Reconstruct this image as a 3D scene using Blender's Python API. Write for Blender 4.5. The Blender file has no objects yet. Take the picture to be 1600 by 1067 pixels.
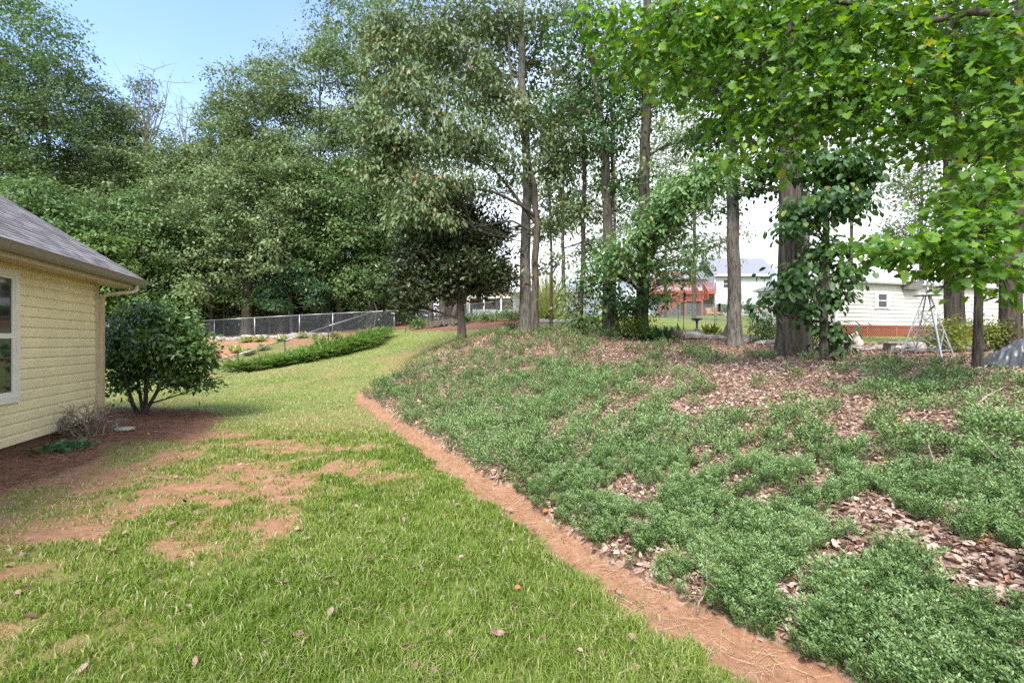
import bpy, math, random
import numpy as np
from mathutils import Vector
R = math.radians
S = bpy.context.scene
# ---------------------------------------------------------------- camera, world, sun, exposure
CAMZ, F, CX, CY = 1.6, 760.0, 800.0, 533.5
cd = bpy.data.cameras.new("camera"); cam = bpy.data.objects.new("camera", cd)
S.collection.objects.link(cam); S.camera = cam
cam.location = (0, 0, CAMZ); cam.rotation_euler = (R(90), 0, 0)
cd.sensor_width = 36.0; cd.lens = 36.0 * F / 1600.0
cd.clip_start = 0.05; cd.clip_end = 3000
SUN_EL, SUN_AZ = 50, 197        # azimuth clockwise from +Y, so the sun stands behind and to the left
w = bpy.data.worlds.new("World"); S.world = w; w.use_nodes = True
nt = w.node_tree; nt.nodes.clear()
sky = nt.nodes.new("ShaderNodeTexSky"); sky.sky_type = 'NISHITA'; sky.sun_disc = False
sky.sun_elevation = R(SUN_EL); sky.sun_rotation = R(SUN_AZ)
sky.air_density = 0.62; sky.dust_density = 1.2; sky.ozone_density = 2.0
bg = nt.nodes.new("ShaderNodeBackground"); bg.inputs[1].default_value = 0.15
wo = nt.nodes.new("ShaderNodeOutputWorld")
# thin bright cloud veil, thickest low down and towards the right of the yard
tcw = nt.nodes.new("ShaderNodeTexCoord"); sx = nt.nodes.new("ShaderNodeSeparateXYZ"); nt.links.new(tcw.outputs['Generated'], sx.inputs[0])
cn = nt.nodes.new("ShaderNodeTexNoise"); cn.inputs['Scale'].default_value = 2.2; cn.inputs['Detail'].default_value = 6; nt.links.new(tcw.outputs['Generated'], cn.inputs['Vector'])
def wm(op, a, b):
    k = nt.nodes.new("ShaderNodeMath"); k.operation = op
    for i, q in enumerate((a, b)):
        if isinstance(q, (int, float)): k.inputs[i].default_value = q
        else: nt.links.new(q, k.inputs[i])
    return k.outputs[0]
vv = wm('ADD', wm('ADD', wm('MULTIPLY', sx.outputs[2], -1.7), wm('MULTIPLY', sx.outputs[0], .75)), wm('MULTIPLY', cn.outputs[0], .5))
mr = nt.nodes.new("ShaderNodeMapRange"); mr.interpolation_type = 'SMOOTHSTEP'; mr.inputs[1].default_value = -.95; mr.inputs[2].default_value = -.05; nt.links.new(vv, mr.inputs[0])
mxs = nt.nodes.new("ShaderNodeMix"); mxs.data_type = 'RGBA'; nt.links.new(mr.outputs[0], mxs.inputs[0]); nt.links.new(sky.outputs[0], mxs.inputs[6]); mxs.inputs[7].default_value = (2.5, 2.55, 2.75, 1)
nt.links.new(mxs.outputs[2], bg.inputs[0]); nt.links.new(bg.outputs[0], wo.inputs[0])
ld = bpy.data.lights.new("sun", 'SUN'); ld.energy = 1.2; ld.angle = R(18); ld.color = (1, .955, .88)
sun = bpy.data.objects.new("sun", ld); S.collection.objects.link(sun)
az, el = R(SUN_AZ), R(SUN_EL)
sv = Vector((math.sin(az) * math.cos(el), math.cos(az) * math.cos(el), math.sin(el)))
sun.rotation_euler = sv.to_track_quat('Z', 'Y').to_euler(); sun.location = (0, 0, 30)
S.view_settings.view_transform = 'Standard'; S.view_settings.look = 'None'
S.view_settings.exposure = 2.15; S.view_settings.gamma = 1
S.cycles.max_bounces = 6; S.cycles.diffuse_bounces = 4; S.cycles.glossy_bounces = 2
S.cycles.transmission_bounces = 4; S.cycles.use_denoising = False
S.cycles.use_adaptive_sampling = True; S.cycles.adaptive_threshold = 0.008
S.cycles.sample_clamp_indirect = 6

# ---------------------------------------------------------------- numeric helpers
rng = np.random.default_rng(11)
def noise(x, y, sc=1.0, seed=0, oct=4):
    x = np.asarray(x, float) * sc; y = np.asarray(y, float) * sc
    out = np.zeros(np.broadcast(x, y).shape); amp = 1; tot = 0
    for o in range(oct):
        xi = np.floor(x); yi = np.floor(y); fx = x - xi; fy = y - yi
        fx = fx * fx * (3 - 2 * fx); fy = fy * fy * (3 - 2 * fy)
        def h(a, b):
            v = np.sin(a * 127.1 + b * 311.7 + (seed + o * 17) * 74.7) * 43758.5453
            return v - np.floor(v)
        out += amp * ((h(xi, yi) * (1 - fx) + h(xi + 1, yi) * fx) * (1 - fy) + (h(xi, yi + 1) * (1 - fx) + h(xi + 1, yi + 1) * fx) * fy)
        tot += amp; amp *= .5; x = x * 2.03 + 5.1; y = y * 2.03 + 1.7
    return out / tot
def P(px, py, d):
    return np.array([(px - CX) / F * d, d, CAMZ + (CY - py) / F * d])
def ss(a, b, x):
    t = np.clip((np.asarray(x, float) - a) / (b - a), 0, 1); return t * t * (3 - 2 * t)
# terrain: a thin-plate surface through surveyed points
EDGE = np.array([(3.6, -1.9), (1.44, 2.28), (.65, 3.52), (-.47, 5.9), (-2.2, 9.3), (-3.95, 12.9), (-4.02, 13.6), (-3.4, 15.6), (-2.3, 16.2)])
C = [(0,0,0),(-3,0,0),(-8,0,0),(-8,5,0),(-3,4,0),(0,2.3,0),(-6,9,0),(-3,8,0),(3.6,-1.9,0),(1.44,2.28,0),(.65,3.52,0),(-.47,5.9,0),(-2.2,9.3,.02),
     (-4.1,12.9,.04),(-9,11,0),(-12,14,0),(2.33,2.74,.26),(3.67,3.43,.52),(5.9,4.6,.78),(9.4,6.4,1.0),(7.66,8,1.04),(.42,6.36,.3),(1.76,7.05,.62),
     (4,8.2,.92),(6.82,12,1.18),(6.4,14,1.4),(-1.3,9.76,.35),(0,10.5,.76),(2.25,11.6,1.12),(3.26,16,1.7),(2.4,17,1.8),(.47,18,1.92),(-1.74,17,1.74),
     (-3.3,13.4,.36),(-2,14,.85),(-30,45,2.1),(-10,60,3.4),(-25,20,.3),(-30,0,0),(30,30,2.2),(60,60,5),(0,90,7),(0,150,9),(-60,60,3),(-60,120,6),
     (12,2,1),(14,-5,1),(5,-3,.5),(0,-6,0),(-8,-8,0),(20,10,1.2),(60,0,2),(-60,-40,0),(60,-60,1),(0,-60,0)]
for q in [(640,575,16),(600,545,24),(450,572,21.5),(360,585,20.5),(200,603,18),(640,520,28),(340,530,33),(520,525,32),(450,546,26),(375,560,26),
          (560,590,17.5),(760,513,26),(780,490,40),(1100,520,22),(1100,501,38),(1100,492,64),(1340,553,13),(1400,541,17),(1400,530,24),(1550,545,15),(640,516,34),(1200,492,64),(900,492,45),(520,590,17)]:
    C.append(tuple(P(*q)))
C.append((P(580,0,30.5)[0], 30.5, 1.97)); C.append((P(375,0,22)[0], 22, .1)); C.append((P(445,0,24.5)[0], 24.5, .6))
C = np.array(C, float)
def _u(r2): return np.where(r2 > 1e-12, r2 * np.log(np.maximum(r2, 1e-12)), 0)
_n = len(C); _K = _u(((C[:, None, :2] - C[None, :, :2]) ** 2).sum(-1)) + np.eye(_n) * 3.0
_Pm = np.hstack([np.ones((_n, 1)), C[:, :2]]); _A = np.zeros((_n + 3, _n + 3)); _A[:_n, :_n] = _K; _A[:_n, _n:] = _Pm; _A[_n:, :_n] = _Pm.T
_W = np.linalg.solve(_A, np.concatenate([C[:, 2], np.zeros(3)]))
def seg_dist(x, y, pl):
    best = np.full(x.shape, 1e9); side = np.zeros(x.shape)
    for a, b in zip(pl[:-1], pl[1:]):
        d = b - a; L = (d ** 2).sum(); t = np.clip(((x - a[0]) * d[0] + (y - a[1]) * d[1]) / L, 0, 1)
        dx = x - a[0] - t * d[0]; dy = y - a[1] - t * d[1]; dd = np.hypot(dx, dy)
        s = np.sign(d[1] * dx - d[0] * dy); m = dd < best; best = np.where(m, dd, best); side = np.where(m, s, side)
    return best, side            # side > 0 : right of the direction of travel
def wob(x, y): return (noise(x, y, 1.6, 5, 3) - .5) * .34
def edge_sd(x, y):
    d, s = seg_dist(x, y, EDGE); return d * s + wob(x, y)
def H0(x, y):
    x = np.atleast_1d(np.asarray(x, float)); y = np.atleast_1d(np.asarray(y, float)); sh = x.shape; x = x.ravel(); y = y.ravel()
    r = np.hypot(x, y); k = np.minimum(1, 150 / np.maximum(r, 1e-6)); xx = x * k; yy = y * k
    out = np.empty(len(x))
    for i in range(0, len(x), 20000):
        s = slice(i, i + 20000); r2 = (xx[s, None] - C[None, :, 0]) ** 2 + (yy[s, None] - C[None, :, 1]) ** 2
        out[s] = _u(r2) @ _W[:_n] + _W[_n] + _W[_n + 1] * xx[s] + _W[_n + 2] * yy[s]
    e = edge_sd(x, y); inb = ss(-.02, .16, e) * (np.hypot(x, y) < 40)
    pathz = -0.045 * np.exp(-((e + .16) / .17) ** 2) * (y < 13.5)
    out += inb * .07 * (y < 30) + pathz + (noise(x, y, .9, 3, 4) - .5) * .07 + (noise(x, y, 6, 4, 2) - .5) * .018
    return out.reshape(sh)
def H(x, y): return float(H0(x, y)[0])
def G(px, d):
    x = (px - CX) / F * d; return (x, d, H(x, d))
def hit(px, py, dmax=80):
    ds = np.geomspace(1.5, dmax, 500); x = (px - CX) / F * ds; z = CAMZ + (CY - py) / F * ds
    h = H0(x, ds); k = np.argmax(h >= z); 
    if not (h >= z).any(): k = 499
    return np.array([x[k], ds[k]])
def inpoly(x, y, poly):
    poly = np.asarray(poly); c = np.zeros(x.shape, bool); j = len(poly) - 1
    for i in range(len(poly)):
        a, b = poly[i], poly[j]
        with np.errstate(divide='ignore', invalid='ignore'):
            c ^= ((a[1] > y) != (b[1] > y)) & (x < (b[0] - a[0]) * (y - a[1]) / (b[1] - a[1] + 1e-12) + a[0])
        j = i
    return c
def pdist(x, y, poly):          # signed, positive inside
    pl = np.vstack([poly, poly[:1]]); d, _ = seg_dist(x, y, pl); return np.where(inpoly(x, y, poly), d, -d)
BED = np.array(list(map(tuple, EDGE)) + [(-1.2, 16.9), (.4, 17.6), (2.2, 16.6), (4.5, 15.2), (5.6, 13), (7.5, 11), (8.2, 9), (11, 8.2), (16, 6), (16, -3)])
MULCH = np.array([hit(*q) for q in [(345,650),(300,692),(215,688),(150,712),(95,738),(0,775)]] + [(-5.6, 3), (-6.2, 3), (-8.2, 9), (-9.6, 11.6), hit(300, 642)])
CLAY = np.array([hit(*q) for q in [(0,735),(120,708),(200,690),(330,682),(470,715),(590,720),(570,745),(430,780),(330,815),(200,825),(120,860),(0,900)]] + [(-6, 2.0), (-6, 4)])
CLAY2 = np.array([hit(*q) for q in [(590,560),(660,540),(720,528),(735,545),(660,570),(600,590)]])
SLOPE = np.array([P(*q)[:2] for q in [(330,0,21.5),(420,0,23),(520,0,26.5),(600,0,30),(640,0,34),(520,0,35),(330,0,35),(250,0,34),(250,0,22)]])
STRAW = np.array([P(*q)[:2] for q in [(640,0,29),(700,0,27),(830,0,24),(830,0,33),(700,0,37),(560,0,40),(300,0,45),(100,0,50),(100,0,36),(520,0,35.5),(636,0,35)]])
LEAFY = np.array([(-.2,18.2),(2.2,16.6),(4.5,15.2),(5.6,13),(7.5,11),(8.2,9),(11,8.2),(16,6),(24,14),(14,16.5),(10,17.5),(7,19),(3,19.5),(.5,19.8)])
def bare_amount(x, y):
    a = ss(-.75, .75, np.minimum(pdist(x, y, CLAY), .5) + .12 + (noise(x, y, 1.9, 9, 5) - .5) * 4.4)
    b = ss(-.6, .3, pdist(x, y, CLAY2) + (noise(x, y, 1.1, 8, 4) - .5) * 2.6) * .5
    dry = ss(.50, .70, noise(x, y, .45, 31, 4)) * .3 * (y < 30)
    dry2 = ss(1.6, -.2, np.abs(y - 9.3 - .25 * (x + 3)) ) * ss(-1.5, -3.2, x) * ss(-7.5, -6, x) * .45 * noise(x, y, 1.5, 41, 3) * 1.6
    e = edge_sd(x, y); path = ss(-.30, -.17, e + (noise(x, y, 3.5, 12, 3) - .5) * .3) * (e < .1) * ss(14.6, 13.4, y)
    return np.clip(np.maximum.reduce([a, b, dry, dry2, path]), 0, 1), path

# ---------------------------------------------------------------- mesh helpers
COL = S.collection
def link(o, parent=None):
    COL.objects.link(o)
    if parent is not None: o.parent = parent
    return o
def tag(o, label=None, cat=None, group=None, kind=None):
    for k, v in (('label', label), ('category', cat), ('group', group), ('kind', kind)):
        if v: o[k] = v
    return o
def thing(name, label, cat, loc=(0,0,0), group=None, rz=0):
    o = bpy.data.objects.new(name, None); o.empty_display_size = .2; o.location = loc; o.rotation_euler.z = rz
    link(o); return tag(o, label, cat, group)
def npmesh(name, V, Fc, mat, parent=None, tint=None, smooth=False, origin=None):
    """V (n,3) ; Fc (m,k) equal sized faces"""
    V = np.asarray(V, np.float32)
    if parent is not None:
        pl = np.array(parent.location, np.float32); V = V - pl
    elif origin is not None: V = V - np.array(origin, np.float32)
    me = bpy.data.meshes.new(name); m, k = Fc.shape
    me.vertices.add(len(V)); me.vertices.foreach_set('co', V.ravel())
    me.loops.add(m * k); me.loops.foreach_set('vertex_index', Fc.astype(np.int32).ravel())
    me.polygons.add(m); me.polygons.foreach_set('loop_start', np.arange(0, m * k, k, dtype=np.int32))
    if smooth: me.polygons.foreach_set('use_smooth', np.ones(m, bool))
    if tint is not None:
        a = me.attributes.new('tint', 'FLOAT', 'FACE'); a.data.foreach_set('value', np.asarray(tint, np.float32))
    me.update(calc_edges=True); me.materials.append(mat)
    o = bpy.data.objects.new(name, me); link(o, parent)
    if parent is None and origin is not None: o.location = origin
    return o
class MB:
    """collects shapes for ONE mesh object"""
    def __init__(s): s.v = []; s.f = []
    def add(s, vs, fs):
        b = len(s.v); s.v += [tuple(map(float, v)) for v in vs]; s.f += [tuple(b + i for i in f) for f in fs]; return s
    def box(s, x0, x1, y0, y1, z0, z1, T=None):
        vs = [(x, y, z) for z in (z0, z1) for y in (y0, y1) for x in (x0, x1)]
        if T: vs = [T(*v) for v in vs]
        return s.add(vs, [(0,2,3,1),(4,5,7,6),(0,1,5,4),(2,6,7,3),(0,4,6,2),(1,3,7,5)])
    def bar(s, a, b, w, h=None, up=(0,0,1)):
        a = Vector(a); b = Vector(b); d = (b - a).normalized(); h = h or w
        u = Vector(up) 
        if abs(d.dot(u)) > .98: u = Vector((1, 0, 0))
        r = d.cross(u).normalized() * w / 2; q = r.cross(d).normalized() * h / 2
        return s.add([p + i * r + j * q for p in (a, b) for i, j in ((-1,-1),(1,-1),(1,1),(-1,1))],
                     [(0,3,2,1),(4,5,6,7),(0,1,5,4),(1,2,6,5),(2,3,7,6),(3,0,4,7)])
    def tube(s, pts, rad, n=8, cap=True):
        pts = [Vector(p) for p in pts]; rad = [float(q) for q in rad] if hasattr(rad, '__len__') else [float(rad)] * len(pts)
        b = len(s.v); k = len(pts); prev = None
        for i, p in enumerate(pts):
            d = (pts[min(i+1, k-1)] - pts[max(i-1, 0)])
            d = d.normalized() if d.length > 1e-9 else Vector((0,0,1))
            if prev is None: u = Vector((1,0,0)) if abs(d.x) < .8 else Vector((0,1,0))
            else: u = prev
            u = (u - d * u.dot(d)).normalized(); prev = u; q = d.cross(u)
            for j in range(n):
                t = 2 * math.pi * j / n; s.v.append(tuple(p + rad[i] * (math.cos(t) * u + math.sin(t) * q)))
        for i in range(k - 1):
            for j in range(n):
                s.f.append((b+i*n+j, b+i*n+(j+1)%n, b+(i+1)*n+(j+1)%n, b+(i+1)*n+j))
        if cap: s.f.append(tuple(b + j for j in reversed(range(n)))); s.f.append(tuple(b+(k-1)*n+j for j in range(n)))
        return s
    def lathe(s, c, prof, n=16):
        return s.tube([(c[0], c[1], c[2] + z) for r, z in prof], [max(r, .001) for r, z in prof], n)
    def build(s, name, mat, parent=None, smooth=False, origin=None, bevel=0):
        me = bpy.data.meshes.new(name)
        o0 = Vector(parent.location) if parent is not None and not smooth == 'local' else Vector((0,0,0))
        if parent is not None and parent.parent is not None: o0 = Vector((0,0,0)) + abs_loc(parent)
        if parent is None and origin is not None: o0 = Vector(origin)
        me.from_pydata([tuple(Vector(v) - o0) for v in s.v], [], s.f); me.update()
        if smooth: me.polygons.foreach_set('use_smooth', np.ones(len(me.polygons), bool))
        me.materials.append(mat); o = bpy.data.objects.new(name, me); link(o, parent)
        if parent is None and origin is not None: o.location = origin
        if bevel:
            m = o.modifiers.new('bevel', 'BEVEL'); m.width = bevel; m.segments = 2; m.limit_method = 'ANGLE'
        return o
def abs_loc(o):
    v = Vector((0,0,0))
    while o is not None: v += o.location; o = o.parent
    return v

# ---------------------------------------------------------------- materials
def mat(name, base=(.5,.5,.5), rough=.7, spec=.4, metal=0):
    m = bpy.data.materials.new(name); m.use_nodes = True; b = m.node_tree.nodes['Principled BSDF']
    b.inputs['Base Color'].default_value = (*base, 1); b.inputs['Roughness'].default_value = rough
    b.inputs['Specular IOR Level'].default_value = spec; b.inputs['Metallic'].default_value = metal
    return m, m.node_tree, b
def ramp(t, stops):
    r = t.nodes.new('ShaderNodeValToRGB'); e = r.color_ramp.elements
    while len(e) > 1: e.remove(e[-1])
    e[0].position = stops[0][0]; e[0].color = (*stops[0][1], 1)
    for p, c in stops[1:]: x = e.new(p); x.color = (*c, 1)
    return r
def nz(t, scale, detail=6, rough=.6, vec=None, stretch=None):
    n = t.nodes.new('ShaderNodeTexNoise'); n.inputs['Scale'].default_value = scale; n.inputs['Detail'].default_value = detail; n.inputs['Roughness'].default_value = rough
    tc = t.nodes.new('ShaderNodeTexCoord'); mp = t.nodes.new('ShaderNodeMapping')
    if stretch: mp.inputs['Scale'].default_value = stretch
    t.links.new(tc.outputs['Object'], mp.inputs[0]); t.links.new(mp.outputs[0], n.inputs['Vector']); return n
def bump(t, b, src, strength=.4, dist=.02):
    k = t.nodes.new('ShaderNodeBump'); k.inputs['Strength'].default_value = strength; k.inputs['Distance'].default_value = dist
    t.links.new(src, k.inputs['Height']); t.links.new(k.outputs[0], b.inputs['Normal'])
def plain(name, c, rough=.6, spec=.4, var=.12, scale=6, metal=0, bmp=0, stretch=None):
    m, t, b = mat(name, c, rough, spec, metal); n = nz(t, scale, stretch=stretch)
    r = ramp(t, [(.3, tuple(x * (1 - var) for x in c)), (.7, tuple(min(1, x * (1 + var)) for x in c))])
    t.links.new(n.outputs[0], r.inputs[0]); t.links.new(r.outputs[0], b.inputs['Base Color'])
    if bmp: bump(t, b, n.outputs[0], bmp)
    return m
def leafmat(name, stops, rough=.42, spec=.5, trans=.3, tcol=None, back=None):
    m, t, b = mat(name, stops[0][1], rough, spec)
    a = t.nodes.new('ShaderNodeAttribute'); a.attribute_name = 'tint'
    r = ramp(t, stops); t.links.new(a.outputs['Fac'], r.inputs[0]); src = r.outputs[0]
    if back:
        g = t.nodes.new('ShaderNodeNewGeometry'); mx = t.nodes.new('ShaderNodeMix'); mx.data_type = 'RGBA'
        t.links.new(g.outputs['Backfacing'], mx.inputs[0]); t.links.new(src, mx.inputs[6]); mx.inputs[7].default_value = (*back, 1); src = mx.outputs[2]
    t.links.new(src, b.inputs['Base Color'])
    if trans > 0:
        tr = t.nodes.new('ShaderNodeBsdfTranslucent'); ms = t.nodes.new('ShaderNodeMixShader'); ms.inputs[0].default_value = trans
        hs = t.nodes.new('ShaderNodeHueSaturation'); hs.inputs['Value'].default_value = 1.5; hs.inputs['Saturation'].default_value = 1.15; hs.inputs['Hue'].default_value = .487
        t.links.new(src, hs.inputs['Color']); t.links.new(hs.outputs[0], tr.inputs[0])
        o = t.nodes['Material Output']; t.links.new(b.outputs[0], ms.inputs[1]); t.links.new(tr.outputs[0], ms.inputs[2]); t.links.new(ms.outputs[0], o.inputs[0])
    return m
def barkmat(name, c, dark, scale=14, sz=.12):
    m, t, b = mat(name, c, .9, .2); n = nz(t, scale, 7, .65, stretch=(1, 1, sz)); n2 = nz(t, 2.2, 4)
    r = ramp(t, [(.36, dark), (.52, c), (.72, tuple(min(1, x * 1.45) for x in c))]); t.links.new(n.outputs[0], r.inputs[0])
    mx = t.nodes.new('ShaderNodeMix'); mx.data_type = 'RGBA'; mx.blend_type = 'MULTIPLY'; mx.inputs[0].default_value = .6
    r2 = ramp(t, [(.3, (.65,.7,.6)), (.7, (1.2,1.15,1.1))]); t.links.new(n2.outputs[0], r2.inputs[0])
    t.links.new(r.outputs[0], mx.inputs[6]); t.links.new(r2.outputs[0], mx.inputs[7]); t.links.new(mx.outputs[2], b.inputs['Base Color'])
    bump(t, b, n.outputs[0], .9, .03); return m
M = {}
M['bark'] = barkmat('bark_brown', (.105,.088,.07), (.03,.024,.02))
M['bark_grey'] = barkmat('bark_grey', (.19,.175,.15), (.07,.062,.052), 18, .2)
M['bark_dark'] = barkmat('bark_dark', (.075,.06,.048), (.02,.016,.013))
M['dead'] = barkmat('dead_wood', (.30,.25,.21), (.14,.11,.09), 20, .3)
M['stick'] = barkmat('stick_wood', (.42,.34,.27), (.2,.15,.11), 30, .3)
M['oakleaf'] = leafmat('oak_leaves', [(0,(.07,.11,.04)),(.5,(.13,.19,.065)),(.88,(.21,.27,.11)),(.97,(.22,.24,.08)),(1,(.3,.16,.05))], .42, .5, .28)
M['tulip'] = leafmat('tulip_leaves', [(0,(.08,.16,.04)),(.5,(.14,.26,.075)),(.95,(.23,.37,.13)),(1,(.3,.3,.06))], .36, .6, .35)
M['forestleaf'] = leafmat('forest_leaves', [(0,(.06,.12,.04)),(.5,(.12,.20,.065)),(1,(.20,.30,.10))], .5, .4, .28)
M['forestleaf2'] = leafmat('olive_forest_leaves', [(0,(.085,.13,.05)),(.5,(.155,.22,.085)),(1,(.25,.32,.14))], .5, .4, .28)
M['forestleaf3'] = leafmat('yellowish_forest_leaves', [(0,(.07,.13,.03)),(.5,(.12,.2,.045)),(1,(.2,.29,.07))], .4, .55, .28)
M['pine'] = leafmat('pine_needles', [(0,(.04,.085,.04)),(.5,(.07,.14,.06)),(1,(.11,.19,.08))], .5, .4, .2)
M['maple'] = leafmat('maple_leaves', [(0,(.05,.12,.02)),(.45,(.095,.21,.03)),(.8,(.17,.31,.045)),(.95,(.27,.39,.06)),(1,(.36,.36,.06))], .42, .4, .48)
M['broad'] = leafmat('broad_leaves', [(0,(.03,.08,.02)),(.5,(.05,.12,.03)),(.95,(.09,.19,.045)),(1,(.3,.3,.06))], .48, .4, .3)
M['magnolia'] = leafmat('magnolia_leaves', [(0,(.02,.05,.014)),(.7,(.045,.095,.028)),(.96,(.05,.09,.03)),(1,(.16,.07,.03))], .27, .5, .08, back=(.05,.06,.02))
M['camellia'] = leafmat('camellia_leaves', [(0,(.04,.085,.014)),(.6,(.08,.15,.025)),(.93,(.15,.26,.045)),(1,(.17,.28,.05))], .26, .55, .12)
M['azalea'] = leafmat('azalea_leaves', [(0,(.09,.15,.02)),(.6,(.16,.21,.03)),(1,(.28,.26,.05))], .5, .4, .35)
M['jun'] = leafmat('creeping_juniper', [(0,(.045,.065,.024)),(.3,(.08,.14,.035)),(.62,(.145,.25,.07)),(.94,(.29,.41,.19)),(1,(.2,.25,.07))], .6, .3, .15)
M['junhedge'] = leafmat('spreading_juniper', [(0,(.08,.15,.035)),(.5,(.15,.27,.05)),(.9,(.24,.36,.09)),(1,(.33,.26,.17))], .55, .35, .2)
M['grass'] = leafmat('grass_blades', [(0,(.11,.185,.025)),(.35,(.185,.28,.04)),(.6,(.28,.34,.085)),(.8,(.37,.38,.16)),(1,(.55,.47,.30))], .5, .3, .35)
M['litter'] = leafmat('dry_leaves', [(0,(.12,.07,.045)),(.25,(.25,.155,.105)),(.6,(.40,.29,.215)),(.92,(.58,.47,.37)),(.97,(.5,.17,.07)),(1,(.62,.45,.08))], .6, .3, .1)
M['straw'] = leafmat('pine_straw', [(0,(.15,.07,.04)),(.5,(.29,.15,.09)),(1,(.46,.32,.19))], .6, .3, 0)
M['liriope'] = leafmat('tuft_leaves', [(0,(.18,.24,.06)),(.6,(.33,.38,.12)),(1,(.55,.52,.28))], .5, .4, .3)
M['hosta'] = leafmat('low_leafy_plant', [(0,(.03,.10,.04)),(1,(.10,.21,.09))], .4, .5, .2)

# ---------------------------------------------------------------- ground
def build_ground():
    N = 620
    u = np.linspace(-1, 1, N); gx = np.sinh(u * 7.2) / np.sinh(7.2) * 1400
    v = np.linspace(-1, 1, N + 260); gy = np.sinh(v * 7.0) / np.sinh(7.0) * 1400
    # finer near the camera: cells about 3 cm growing outwards
    X, Y = np.meshgrid(gx, gy + 5.0); Z = H0(X, Y); far = np.hypot(X, Y)
    nx, ny = len(gx), len(gy); idx = np.arange(nx * ny).reshape(ny, nx)
    Fc = np.stack([idx[:-1, :-1], idx[:-1, 1:], idx[1:, 1:], idx[1:, :-1]], -1).reshape(-1, 4)
    x, y = X.ravel(), Y.ravel()
    near = (np.hypot(x, y) < 60)
    bare = np.zeros(len(x)); path = np.zeros(len(x)); lit = np.zeros(len(x)); mul = np.zeros(len(x)); tan = np.zeros(len(x))
    xs, ys = x[near], y[near]
    b, p = bare_amount(xs, ys); bare[near] = b; path[near] = p
    nn = noise(xs, ys, .8, 21, 4) - .5
    lit[near] = np.maximum((edge_sd(xs, ys) > .02) & inpoly(xs, ys, BED), ss(-.4, .4, pdist(xs, ys, LEAFY) + nn * 1.2))
    mul[near] = np.maximum(ss(-.2, .25, pdist(xs, ys, MULCH) + nn * .9), ss(-.5, .5, pdist(xs, ys, STRAW) + nn * 1.5))
    mag = np.hypot((xs + 1.74) / 1.0, (ys - 16.9) / .9); mul[near] = np.maximum(mul[near], ss(1.0, .6, mag + nn * .5))
    sl = ss(-.3, .5, pdist(xs, ys, SLOPE)) * ss(.38, .55, noise(xs, ys, .5, 77, 4)); bare[near] = np.maximum(bare[near], sl)
    fo = ss(34, 38, y) * ss(-2, -6, x + (y - 34) * .0); mul = np.maximum(mul, fo)
    m, t, bs = mat('ground', (.2,.2,.1), .95, .15)
    def at(n):
        a = t.nodes.new('ShaderNodeAttribute'); a.attribute_name = n; return a.outputs['Fac']
    def mix(f, a, c):
        k = t.nodes.new('ShaderNodeMix'); k.data_type = 'RGBA'
        if hasattr(f, 'links'): t.links.new(f, k.inputs[0])
        t.links.new(a, k.inputs[6]); t.links.new(c, k.inputs[7]); return k.outputs[2]
    def fac(n, noi, wdt=.35):      # attribute sharpened by noise
        s = t.nodes.new('ShaderNodeMath'); s.operation = 'ADD'; t.links.new(at(n), s.inputs[0])
        q = t.nodes.new('ShaderNodeMath'); q.operation = 'MULTIPLY_ADD'; t.links.new(noi, q.inputs[0]); q.inputs[1].default_value = .9; q.inputs[2].default_value = -.45
        t.links.new(q.outputs[0], s.inputs[1])
        r = t.nodes.new('ShaderNodeMapRange'); r.inputs[1].default_value = .5 - wdt / 2; r.inputs[2].default_value = .5 + wdt / 2; t.links.new(s.outputs[0], r.inputs[0]); return r.outputs[0]
    n1 = nz(t, 9, 8, .65); n2 = nz(t, .55, 5); n3 = nz(t, 45, 5, .7); n4 = nz(t, 160, 3, .7)
    g = ramp(t, [(.3, (.08,.11,.025)), (.48, (.14,.18,.04)), (.62, (.21,.24,.07)), (.78, (.30,.26,.13))]); t.links.new(n3.outputs[0], g.inputs[0])
    g2 = ramp(t, [(.3, (.11,.17,.03)), (.5, (.18,.22,.055)), (.68, (.26,.25,.10))]); t.links.new(n2.outputs[0], g2.inputs[0])
    kk = t.nodes.new('ShaderNodeMix'); kk.data_type = 'RGBA'; kk.inputs[0].default_value = .55; t.links.new(g.outputs[0], kk.inputs[6]); t.links.new(g2.outputs[0], kk.inputs[7])
    cl = ramp(t, [(.25, (.21,.10,.06)), (.40, (.29,.145,.08)), (.55, (.37,.21,.12)), (.72, (.48,.34,.22))]); 
    ad = t.nodes.new('ShaderNodeMix'); ad.data_type = 'FLOAT'; ad.inputs[0].default_value = .45; t.links.new(n1.outputs[0], ad.inputs[2]); t.links.new(n3.outputs[0], ad.inputs[3]); t.links.new(ad.outputs[0], cl.inputs[0])
    vo = t.nodes.new('ShaderNodeTexVoronoi'); vo.inputs['Scale'].default_value = 26; tc = t.nodes.new('ShaderNodeTexCoord'); t.links.new(tc.outputs['Object'], vo.inputs['Vector'])
    sp = t.nodes.new('ShaderNodeSeparateColor'); t.links.new(vo.outputs['Color'], sp.inputs[0])
    li = ramp(t, [(0, (.10,.055,.035)), (.35, (.22,.13,.09)), (.7, (.36,.24,.17)), (1, (.48,.34,.25))]); t.links.new(sp.outputs[0], li.inputs[0])
    mu = ramp(t, [(.3, (.10,.045,.028)), (.5, (.20,.10,.06)), (.72, (.34,.20,.125))]); t.links.new(n3.outputs[0], mu.inputs[0])
    c = mix(fac('bare', n1.outputs[0], .85), kk.outputs[2], cl.outputs[0])
    c = mix(fac('litter', n1.outputs[0], .2), c, li.outputs[0]); c = mix(fac('mulch', n1.outputs[0], .3), c, mu.outputs[0])
    t.links.new(c, bs.inputs['Base Color'])
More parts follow.
